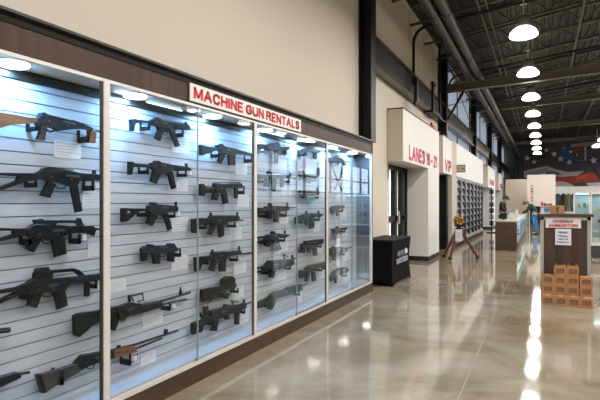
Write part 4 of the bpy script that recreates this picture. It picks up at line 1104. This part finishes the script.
for k, (a, b) in enumerate(((.03, '1 FREE BOX'), (.03, '1 BOX 16'), (.02, '2 BOX 21'))):
    obj('small_print', text_front('%s' % b, sy0-.006, x0+a, x1-a-.01, z1-.115-k*.045, z1-.095-k*.045, .03), ink, s)
# cartons
def carton(loc, label, group=None, open_=False, w=.155, d=.150, h=.133):
    x, y, z = loc
    c = empty('ammo_carton', (x, y, z), label, 'carton', group)
    obj('box', Bx(x-w/2, x+w/2, y, y+d, z, z+h, bev=.003), card_m, c)
    obj('printed_panel', Bx(x-.048, x+.052, y-.0015, y+.002, z+.035, z+.100), card_d, c)
    bm = B()
    for k in range(3): box(bm, x-.04, x+.044-.01*k, y-.003, y-.001, z+.047+k*.017, z+.052+k*.017)
    obj('print_lines', bm, mat('carton_lines', (.36, .20, .10), .7), c)
    obj('tape', Bx(x-.022, x+.022, y-.001, y+d, z+h-.0005, z+h+.001), mat('tape_tan', (.45, .28, .13), .35), c)
    if open_:
        for s_ in (-1, 1):
            bm = prism(B(), [(x+s_*.072, z+h), (x+s_*.068, z+h), (x+s_*.045, z+h+.035), (x+s_*.050, z+h+.037)], y+.01, y+d-.01, 'y')
            obj('flap', bm, card_m, c)
        obj('flap', prism(B(), [(x-.06, z+h), (x+.06, z+h), (x+.055, z+h+.02), (x-.055, z+h+.02)], y, y+.004, 'y'), card_m, c)
    return c
cxs = [.062, .219, .376, .533]
cn = ['leftmost', 'second from left', 'third from left', 'rightmost']
for k, x in enumerate(cxs): carton((x+.004, 7.70, 0), 'brown ammo carton, %s of the front floor row' % cn[k])
yk = 7.875
for k, x in enumerate(cxs): carton((x, yk, 0), 'brown ammo carton hidden at the bottom behind the front row', 'cartons hidden behind the front row')
hl = ['lower', 'middle', 'top']
for k, x in enumerate(cxs):
    dz = -.0 if k < 3 else 0
    nn = 3 if k in (1, 2) else 2
    for j in range(nn):
        carton((x+(.0 if k < 3 else .008), yk+(0 if k < 3 else -.01), .134*(j+1)),
               'brown ammo carton, %s of the %s column in the stack by the stand' % (hl[j] if nn == 3 else ('lower', 'upper')[j], ('left outer', 'left middle', 'right middle', 'right outer')[k]), open_=(nn == 3 and j == 2))
x0, z1 = YP(550, 203.3, 8.3); x1, z0 = YP(564.5, 211.5, 8.3)
c = empty('small_carton', ((x0+x1)/2, 8.3, 1.28), 'single small brown carton with a dark mark on top of the walnut stand', 'carton')
obj('box', Bx(x0, x1, 8.3, 8.45, 1.281, 1.281+.125, bev=.003), card_m, c)
obj('dark_mark', prism(B(), [((x0+x1)/2-.02, 1.38), ((x0+x1)/2+.03, 1.38), ((x0+x1)/2+.012, 1.30), ((x0+x1)/2-.01, 1.30)], 8.296, 8.302, 'y'), card_d, c)

# ------------------------------------------------------------------ sales counter
cy0, cy1, cx0, cx1 = 15.85, 25.2, -1.30, -.70
t = empty('sales_counter', (-1.0, 20, 0), 'long walnut sales counter with pale top and blue-lit glass side', 'counter')
obj('end_panel', Bx(cx0, cx1, cy0, cy0+.06, .0, .86), walnut2, t)
obj('back_panel', Bx(cx0, cx0+.03, cy0+.06, cy1, 0, .86), walnut2, t)
obj('base', Bx(cx0+.03, cx1, cy0+.06, cy1, 0, .22), walnut2, t)
obj('worktop', Bx(cx0-.03, cx1+.03, cy0-.03, cy1, .86, .90, bev=.005), ctop, t)
obj('glass_front', Bx(cx1-.012, cx1-.004, cy0+.06, cy1, .22, .86), clear, t)
obj('inner_shelf', Bx(cx0+.03, cx1-.05, cy0+.06, cy1-.02, .52, .53), clear, t)
obj('inner_floor', Bx(cx0+.03, cx1-.02, cy0+.06, cy1-.02, .22, .235), mat('pale_liner', (.6, .7, .78), .5), t)
obj('inner_back', Bx(cx0+.03, cx0+.04, cy0+.06, cy1-.02, .235, .86), mat('pale_liner', (.6, .7, .78), .5), t)
obj('led_strip', Bx(cx1-.05, cx1-.03, cy0+.1, cy1-.1, .835, .855), cyan_led, t)
for k in range(7):
    yy = cy0+.8+k*1.25
    obj('mullion', Bx(cx1-.02, cx1, yy, yy+.03, .22, .86), alu, t)
area('counter_light', (-.78, 20.5, .83), .04, 70, (.25, .7, 1.0), rot=(0, math.radians(-50), 0), shape='RECTANGLE', sy=9.0)
for k in range(9):
    yy = cy0+.5+k*1.0
    o = obj('boxed_pistol', box(box(Bx(-1.05, -.80, yy, yy+.25, .235, .30, bev=.005), -1.05, -.80, yy+.3, yy+.5, .531, .60), -.98, -.84, yy+.62, yy+.82, .235, .29), mat('dark_case', (.05, .06, .08), .4), loc=(-.93, yy, .235))
    tag(o, 'dark boxed goods inside the blue-lit sales counter', 'goods', 'goods inside the sales counter')
# things on the counter
def ctag(o, l, c, g=None): return tag(o, l, c, g)
bm = Bx(-1.22, -1.02, 16.6, 16.63, .93, 1.12, bev=.005); box(bm, -1.14, -1.10, 16.62, 16.66, .901, .95); box(bm, -1.2, -1.04, 16.58, 16.74, .901, .91)
ctag(obj('monitor', bm, black_steel, loc=(-1.12, 16.6, .9)), 'small black monitor at the near end of the counter', 'monitor')
bm = Bx(-1.0, -.86, 17.4, 17.41, .902, 1.12)
ctag(obj('counter_card', bm, paper, loc=(-.93, 17.4, .9)), 'white upright card standing on the counter', 'sign')
bm = prism(B(), [(-.90, .901), (-.78, .901), (-.80, 1.20), (-.88, 1.20)], 19.0, 19.12, 'y')
ctag(obj('white_dispenser', bm, paper, loc=(-.84, 19, .9)), 'tall white dispenser on the counter in front of the leaning customer', 'dispenser')
bm = Bx(-1.15, -.95, 18.4, 18.7, .901, 1.0, bev=.02)
ctag(obj('cash_register', bm, mat('light_blue_plastic', (.35, .5, .6), .4), loc=(-1.05, 18.5, .9)), 'pale blue card terminal on the counter', 'terminal')
bm = Bx(-1.25, -1.05, 20.3, 20.6, .901, 1.15, bev=.02)
ctag(obj('printer', bm, grey_m, loc=(-1.15, 20.4, .9)), 'grey receipt printer on the counter beside the clerk', 'printer')

# ------------------------------------------------------------------ people
def skin_mesh(name, verts, edges, radii, m, parent, root=0, sub=2):
    me = bpy.data.meshes.new(name); off = org(parent)
    me.from_pydata([Vector(v)-off for v in verts], edges, []); me.update()
    o = bpy.data.objects.new(name, me); COL.objects.link(o)
    o.modifiers.new('skin', 'SKIN')
    for i, r in enumerate(radii):
        sv = me.skin_vertices[0].data[i]; sv.radius = (r, r) if not isinstance(r, tuple) else r; sv.use_root = (i == root)
    s = o.modifiers.new('sub', 'SUBSURF'); s.levels = sub; s.render_levels = sub
    dg = bpy.context.evaluated_depsgraph_get(); dg.update()
    m2 = bpy.data.meshes.new_from_object(o.evaluated_get(dg)); o.modifiers.clear()
    o.data = m2; m2.name = name; m2.materials.clear(); m2.materials.append(m)
    for p in m2.polygons: p.use_smooth = True
    o.parent = parent; ORG[o.name] = off
    return o
skin_c = mat('skin', (.55, .32, .23), .55)
def person(base, label, J, jacket, trousers, hairm, cap=None, face=(0, -1, 0)):
    """J: joint positions relative to base"""
    b = Vector(base)
    t = empty('person', base, label, 'person')
    j = {k: b+Vector(v) for k, v in J.items()}
    V = []; E = []; R = []
    def add(p, r, par=None):
        V.append(tuple(p)); R.append(r); i = len(V)-1
        if par is not None: E.append((par, i))
        return i
    pel = add(j['pelvis'], .13); wa = add(j['waist'], .12, pel); ch = add(j['chest'], .15, wa); nk = add(j['neck'], .06, ch); hd0 = add(j['neck'].lerp(j['head'], .5), .075, nk); add(j['head'], .098, hd0); add(j['head']+(j['head']-j['neck']).normalized()*.08, .085, len(V)-1)
    fd = Vector(face).normalized()
    for s in 'lr':
        sh = add(j['sh'+s], .06, ch); el = add(j['el'+s], .042, sh); wr = add(j['wr'+s], .028, el)
        d = (j['wr'+s]-j['el'+s]).normalized(); side = d.cross(Vector((0, 0, 1))).normalized()
        pm = add(j['wr'+s]+d*.06, (.034, .02), wr)
        for q, ln in ((-.03, .06), (-.01, .08), (.01, .085), (.03, .07)):
            f1 = add(j['wr'+s]+d*.10+side*q, .009, pm); add(j['wr'+s]+d*(.10+ln)+side*q*1.2+Vector((0, 0, -.02)), .008, f1)
        th = add(j['wr'+s]+d*.04+side*.05, .010, wr); add(j['wr'+s]+d*.09+side*.06, .009, th)
        hp = add(j['hp'+s], .095, pel); kn = add(j['kn'+s], .058, hp); an = add(j['an'+s], .04, kn); add(j['an'+s]+Vector((fd.x, fd.y, 0)).normalized()*.14+Vector((0, 0, -.04)), .035, an)
    skin_mesh('body', V, E, R, skin_c, t, sub=1)
    # face
    h = j['head']; up = (j['head']-j['neck']).normalized(); rt = fd.cross(up).normalized()
    bm = lathe(B(), h+fd*.095-up*.005, [(0, .018), (.02, .012), (.028, .004)], fd, 8)
    obj('nose', bm, skin_c, t)
    bm = B()
    for s in (-1, 1): lathe(bm, h+fd*.085+rt*.035*s+up*.03, [(0, .012), (.01, .010)], fd, 8)
    obj('eyes', bm, ink, t)
    bm = B()
    for s in (-1, 1): lathe(bm, h+rt*.09*s, [(0, .03), (.015*1, .025)], rt*s, 8)
    obj('ears', bm, skin_c, t)
    # clothes
    V = []; E = []; R = []
    a = add(j['pelvis']+Vector((0, 0, .0)), .165); w = add(j['waist'], .155, a); c = add(j['chest'], .185, w); add(j['chest'].lerp(j['neck'], .75), .10, c)
    for s in 'lr':
        x = add(j['sh'+s], .088, c); y = add(j['el'+s], .066, x); add(j['wr'+s].lerp(j['el'+s], .08), .048, y)
    skin_mesh('jacket', V, E, R, jacket, t)
    V = []; E = []; R = []
    a = add(j['pelvis']+Vector((0, 0, -.02)), .150)
    for s in 'lr':
        x = add(j['hp'+s]+Vector((0, 0, -.08)), .115, a); y = add(j['kn'+s], .085, x); add(j['an'+s]+Vector((0, 0, .02)), .072, y)
    skin_mesh('trousers', V, E, R, trousers, t)
    for s in 'lr':
        p = j['an'+s]; fx = Vector((fd.x, fd.y, 0)).normalized()
        bm = B(); mt = Matrix.Translation((p.x, p.y, b.z)) @ Matrix.Rotation(math.atan2(fx.y, fx.x), 4, 'Z')
        box(bm, -.08, .19, -.05, .05, .0, .09, bev=.03); bm.transform(mt); obj('shoe', bm, black_steel, t, smooth=True)
    # hair / cap
    bm = B(); bmesh.ops.create_icosphere(bm, subdivisions=3, radius=.115)
    for v in list(bm.verts):
        if v.co.z < -.02 and v.co.y < .02: bm.verts.remove(v)
    rot = Matrix((rt, -fd, up)).transposed().to_4x4()
    bm.transform(Matrix.Translation(h+up*.03-fd*.012) @ rot)
    obj('cap' if cap else 'hair', bm, cap or hairm, t, smooth=True)
    if cap:
        bm = lathe(B(), h+up*.06+fd*.10, [(0, .085), (.012, .085)], up, 16); obj('cap_brim', bm, cap, t)
    return t
# clerk behind the counter, looking down at a phone in both hands
person((-1.58, 22.9, 0), 'person in a black jacket and dark cap standing behind the counter looking down', {
    'pelvis': (0, 0, .95), 'waist': (.0, 0, 1.10), 'chest': (.02, -.02, 1.33), 'neck': (.05, -.05, 1.50), 'head': (.13, -.10, 1.62),
    'shl': (-.02, -.20, 1.42), 'ell': (.0, -.24, 1.14), 'wrl': (.22, -.16, 1.12), 'shr': (.04, .19, 1.42), 'elr': (.04, .22, 1.14), 'wrr': (.24, .08, 1.14),
    'hpl': (0, -.1, .9), 'knl': (0, -.11, .5), 'anl': (0, -.11, .09), 'hpr': (0, .1, .9), 'knr': (.0, .11, .5), 'anr': (0, .11, .09)},
    mat('black_jacket', (.012, .012, .014), .8), mat('dark_trousers', (.02, .02, .025), .8), ink, cap=mat('dark_cap', (.03, .025, .02), .8), face=(.82, -.3, -.5))
person((-.34, 24.4, 0), 'person in a dark green jacket and blue jeans bending over the counter', {
    'pelvis': (0, 0, .93), 'waist': (-.03, -.02, 1.07), 'chest': (-.12, -.04, 1.27), 'neck': (-.23, -.06, 1.39), 'head': (-.34, -.10, 1.42),
    'shl': (-.18, -.23, 1.30), 'ell': (-.32, -.28, 1.05), 'wrl': (-.52, -.16, .97), 'shr': (-.14, .16, 1.32), 'elr': (-.32, .18, 1.05), 'wrr': (-.54, .08, .97),
    'hpl': (0, -.1, .88), 'knl': (.02, -.11, .5), 'anl': (.02, -.12, .09), 'hpr': (0, .1, .88), 'knr': (.04, .12, .5), 'anr': (.08, .13, .09)},
    mat('green_jacket', (.018, .035, .020), .8), mat('blue_jeans', (.03, .12, .26), .8), mat('brown_hair', (.10, .05, .03), .7), face=(-.8, -.1, -.6))

# ------------------------------------------------------------------ far end: partitions, mural, jackets, racks
struct('wall_partition', Bx(-2.30, -.93, 36.0, 36.15, 0, 3.02), beige_m)
struct('wall_merchandise', Bx(.55, XR, 38.0, 38.15, 0, 2.55), white_m)
x0, z1 = YP(527, 175, 34); x1, _ = YP(555.5, 175, 34); _, z0 = YP(540, 206.3, 34)
t = empty('banner_panel', ((x0+x1)/2, 34, z0), 'large plain white panel with small vertical red lettering above the customer', 'sign')
obj('panel', Bx(x0, x1, 34, 34.08, z0, z1), mat('cream_panel', (.68, .62, .54), .6), t)
zt = z1-.62
for k, ch in enumerate('VORTEX'):
    obj('letter', text_front(ch, 33.99, x0+.21, x0+.37, zt-k*.19-.14, zt-k*.19, .02), pink_m, t)
for a in (x0+.1, x1-.16): obj('support_post', Bx(a, a+.06, 34.01, 34.07, 0, z0), alu, t)
# gondola shelving below it
t = empty('gondola_shelf', (.1, 33, 0), 'low shelving unit with mixed packets under the white panel', 'shelf')
gx0, gx1 = -.15, .62
for z in (.15, .5, .85, 1.2): obj('shelf_board', Bx(gx0, gx1, 32.6, 33.0, z, z+.03), white_m, t)
obj('back', Bx(gx0, gx1, 33.0, 33.04, 0, 1.45), white_m, t)
cols = [(.02, .05, .12), (.05, .16, .38), (.5, .5, .55), (.35, .05, .05), (.03, .03, .03)]
for z in (.18, .53, .88, 1.23):
    x = gx0+.03
    while x < gx1-.15:
        w_ = random.uniform(.1, .2); h_ = random.uniform(.14, .26)
        ci = random.randrange(5)
        tag(obj('packet', Bx(x, x+w_, 32.62, 32.85, z+.001, z+h_), mat('packet_%d' % ci, cols[ci], .5), loc=(x, 32.6, z)), 'boxed goods on the low shelving under the white panel', 'packet', 'packets on the low shelving')
        x += w_+.02
# jackets
rail = tag(obj('clothes_rail', tube(B(), [(.85, 35.9, 2.12), (3.0, 35.9, 2.12)], .02), alu, loc=(1, 35.9, 2.1)), 'thin metal clothes rail carrying the jackets', 'rail')
for x in (.9, 2.95): cyl_b = tag(obj('rail_post', cyl(B(), (x, 35.9, 0), (x, 35.9, 2.12), .02), alu, loc=(x, 35.9, 0)), 'metal post holding the clothes rail, %s end' % ('left' if x < 1 else 'right'), 'post')
for k, (px, cl, lab) in enumerate(((557.8, (.03, .05, .06), 'dark teal jacket hanging leftmost on the rail'), (563.5, (.008, .008, .01), 'black jacket hanging second on the rail'), (568.6, (.13, .13, .09), 'olive jacket hanging third on the rail'), (574, (.007, .007, .009), 'black jacket hanging rightmost on the rail'))):
    x, _ = YP(px, 200, 35.9)
    t = empty('hanging_jacket', (x, 35.9, 1.3), lab, 'jacket')
    jm = mat('jacket_%d' % k, cl, .8)
    pts = [(x-.05, 2.04), (x+.05, 2.04), (x+.16, 1.93), (x+.17, .86), (x-.17, .86), (x-.16, 1.93)]
    obj('coat_body', prism(B(), pts, 35.84, 35.98, 'y', bev=.02), jm, t)
    for s in (-1, 1): obj('sleeve', cyl(B(), (x+s*.15, 35.86, 1.90), (x+s*.17, 35.82, 1.2), .05, .04, 10), jm, t, smooth=True)
    obj('hanger', tube(B(), [(x, 35.9, 2.0), (x, 35.9, 2.12), (x+.02, 35.9, 2.15)], .008), alu, t)
# mural
YM = YB-.05
def M(px, py): return YP(px, py, YM)
t = empty('flag_mural', (2, YM, 2.7), 'huge stars and stripes mural across the top of the back wall', 'mural')
lay = [0]
def mural(name, pts, m, step=1):
    lay[0] += step
    P = [(a, min(b, RZ(a)-.1)) for a, b in (M(*p) for p in pts)]
    return obj(name, prism(B(), P, YM-.012*lay[0], YB-.002, 'y'), m, t)
mm = lambda n, c: mat('mural_'+n, c, .6)
mural('backing', [(524, 140), (620, 136), (620, 190), (524, 188)], mm('brown', (.11, .08, .07)))
mural('dark_corner', [(524, 142), (552, 142), (545, 158), (524, 160)], mm('navy_brown', (.05, .05, .07)))
mural('silver_band', [(524, 171), (535, 168.5), (546, 166), (555, 169), (568, 172), (584, 171), (577, 176), (560, 177), (545, 175), (524, 178)], mm('silver', (.62, .62, .66)))
mural('grey_fold', [(524, 173.5), (538, 169.5), (547, 168), (550, 171), (540, 174), (526, 177.5)], mm('grey', (.36, .38, .42)))
mural('dark_feather', [(545, 172), (553, 171), (562, 174), (556, 175.5), (547, 175)], mm('grey_dark', (.16, .16, .19)))
mural('red_stripe', [(543, 175.5), (555, 176), (567, 178), (578, 176), (588, 172.5), (592, 172.5), (601, 181), (592, 181), (580, 182.5), (566, 183.5), (556, 181), (543, 179)], mm('red', (.55, .06, .04)))
mural('orange_fold', [(575, 178), (586, 174), (590, 174.5), (584, 178.5), (576, 180.5)], mm('red2', (.72, .13, .07)))
mural('pale_fold', [(555, 181.5), (563, 181.5), (571, 184), (577, 188.5), (555, 188.5)], mm('pale', (.7, .66, .68)))
mural('pale_fold', [(586, 183), (604, 182), (620, 186), (620, 189), (590, 189)], mm('pale', (0, 0, 0)))
mural('blue_field', [(559, 158), (562, 147), (569, 145), (574, 152), (577, 160), (574, 167), (563, 165)], mm('blue', (.025, .12, .34)))
mural('red_wave', [(571, 147), (585, 148), (585, 160), (578, 156), (573, 150)], mm('dark_red', (.36, .06, .04)))
mural('white_wave', [(576, 153), (581, 158), (585, 160), (585, 162), (577, 161)], mm('white', (.6, .58, .56)))
mural('top_band', [(570, 144.5), (600, 141), (620, 139), (620, 144), (586, 146), (571, 147.5)], mm('pale2', (.35, .34, .34)))
mural('navy_panel', [(586, 146), (620, 144), (620, 186), (601, 180), (596, 170), (586, 160), (573, 161), (586, 160)][:-1], mm('navy', (.085, .075, .13)))
mural('white_edge', [(584.5, 146), (586, 146), (586, 161), (584.5, 161)], mm('white', (0, 0, 0)))
mural('pale_curve', [(573, 161.5), (586, 160.5), (588, 163), (584, 171), (574, 170), (565, 166)], mm('navy', (0, 0, 0)))
for k, (px, py, r_) in enumerate(((527.3, 158.3, 3.1), (534.2, 162, 2.6), (546.4, 150.3, 2.4), (554, 154.2, 3.2), (560.5, 159.2, 3.6), (569.2, 162.5, 3.4), (570.6, 152, 1.9), (564, 148.5, 1.3), (593.4, 160.7, 4.3), (539, 153.6, 1.2))):
    pts = []
    for a in range(10):
        rr = r_ if a % 2 == 0 else r_*.42; th = PI/2+a*PI/5+.12*((k % 3)-1)
        pts.append((px+rr*math.cos(th), py-rr*math.sin(th)))
    mural('star', pts, mm('star', (.85, .85, .9)), 1 if k == 0 else 0)
# mural: star layer sits proud of the panel
# ------------------------------------------------------------------ glass cabinets on the right
def cabinet(x0, x1, y0, y1, zb, zt, shelves, label, led):
    t = empty('glass_cabinet', ((x0+x1)/2, (y0+y1)/2, 0), label, 'display cabinet')
    obj('base', Bx(x0, x1, y0, y1, .05, zb), mat('charcoal_base', (.045, .045, .05), .4), t)
    obj('kick_plate', Bx(x0+.03, x1-.03, y0+.04, y1-.04, 0, .05), alu, t)
    obj('base_band', Bx(x0, x1, y0-.004, y1, zb, zb+.06), white_m, t)
    obj('top', Bx(x0, x1, y0, y1, zt-.06, zt), alu, t)
    for x in (x0, x1-.03):
        for y in (y0, y1-.03): obj('corner_post', Bx(x, x+.03, y, y+.03, zb+.06, zt-.06), alu, t)
    obj('mullion', Bx((x0+x1)/2-.015, (x0+x1)/2+.015, y0, y0+.03, zb+.06, zt-.06), alu, t)
    obj('back_sheet', Bx(x0+.03, x1-.03, y1-.012, y1-.004, zb+.06, zt-.06), mat('pale_blue_back', (.36, .42, .45), .5), t)
    obj('front_glass', Bx(x0+.03, x1-.03, y0+.010, y0+.016, zb+.06, zt-.06), clear, t)
    for z in shelves:
        s = obj('glass_shelf', Bx(x0+.03, x1-.03, y0+.04, y1-.02, z, z+.012), clear, t)
        obj('shelf_edge', Bx(x0+.03, x1-.03, y0+.03, y0+.04, z-.002, z+.014), glassedge, s)
    if led:
        obj('led_bar', Bx(x0+.05, x1-.05, y0+.05, y0+.07, zt-.08, zt-.062), cyan_led, t)
    area('cabinet_light', ((x0+x1)/2, (y0+y1)/2, zt-.085), x1-x0-.2, 10, (.68, .88, 1.0), shape='RECTANGLE', sy=.2)
    return t
gc = [(.45, .22, .05), (.10, .28, .12), (.5, .42, .2), (.06, .06, .07), (.1, .25, .4), (.6, .6, .55)]
def goods(x0, x1, y0, zs, label, group, hmax=.14):
    for z in zs:
        x = x0
        while x < x1-.1:
            w_ = random.uniform(.06, .13); ci = random.randrange(6); h_ = random.uniform(.06, hmax)
            tag(obj('boxed_goods', Bx(x, x+w_, y0, y0+.15, z, z+h_, bev=.004), mat('goods_%d' % ci, gc[ci], .5), loc=(x, y0, z)), label, 'box', group)
            x += w_+random.uniform(.03, .09)
cabinet(1.08, 2.9, 14.3, 14.85, .36, 1.72, (.68, .93, 1.20, 1.45), 'near tall glass cabinet with colourful boxes at the right edge', False)
goods(1.16, 1.95, 14.45, (.425, .693, .943, 1.213), 'small colourful box on a shelf of the near glass cabinet', 'boxes in the near glass cabinet')
cabinet(1.0, 3.0, 20.0, 20.6, .45, 1.82, (.85, 1.25), 'farther glass cabinet glowing blue behind the walnut stand', True)
goods(1.1, 2.3, 20.2, (.52, .863, 1.263), 'item on a shelf of the blue glowing glass cabinet', 'items in the far glass cabinet', .2)

# ------------------------------------------------------------------ world, camera, view
wd = bpy.data.worlds.new('sky'); SC.world = wd; wd.use_nodes = True
nt = wd.node_tree; bg = nt.nodes['Background']
tc = nt.nodes.new('ShaderNodeTexCoord'); sp = nt.nodes.new('ShaderNodeSeparateXYZ'); rp = nt.nodes.new('ShaderNodeValToRGB')
nt.links.new(tc.outputs['Generated'], sp.inputs[0]); nt.links.new(sp.outputs[2], rp.inputs[0])
e = rp.color_ramp.elements; e[0].position = .0; e[0].color = (.16, .13, .11, 1); e[1].position = .025; e[1].color = (.82, .90, 1.0, 1)
nt.links.new(rp.outputs[0], bg.inputs[0]); bg.inputs[1].default_value = 3.0
cam = bpy.data.cameras.new('camera'); co = bpy.data.objects.new('camera', cam); COL.objects.link(co)
cam.sensor_width = 36; cam.lens = F/600*36; cam.clip_end = 200
cam.shift_y = (HY-200)/600
co.location = (0, 0, H); co.rotation_euler = (PI/2, 0, PSI)
SC.camera = co
SC.view_settings.view_transform = 'Standard'; SC.view_settings.look = 'None'; SC.view_settings.gamma = 1
SC.view_settings.use_curve_mapping = False
SC.view_settings.exposure = 0.15
cy = SC.cycles
cy.use_denoising = True
try: cy.denoiser = 'OPENIMAGEDENOISE'
except Exception: pass
cy.max_bounces = 8; cy.diffuse_bounces = 4; cy.glossy_bounces = 4; cy.transparent_max_bounces = 24; cy.transmission_bounces = 4
cy.caustics_reflective = False; cy.caustics_refractive = False; cy.sample_clamp_indirect = 6
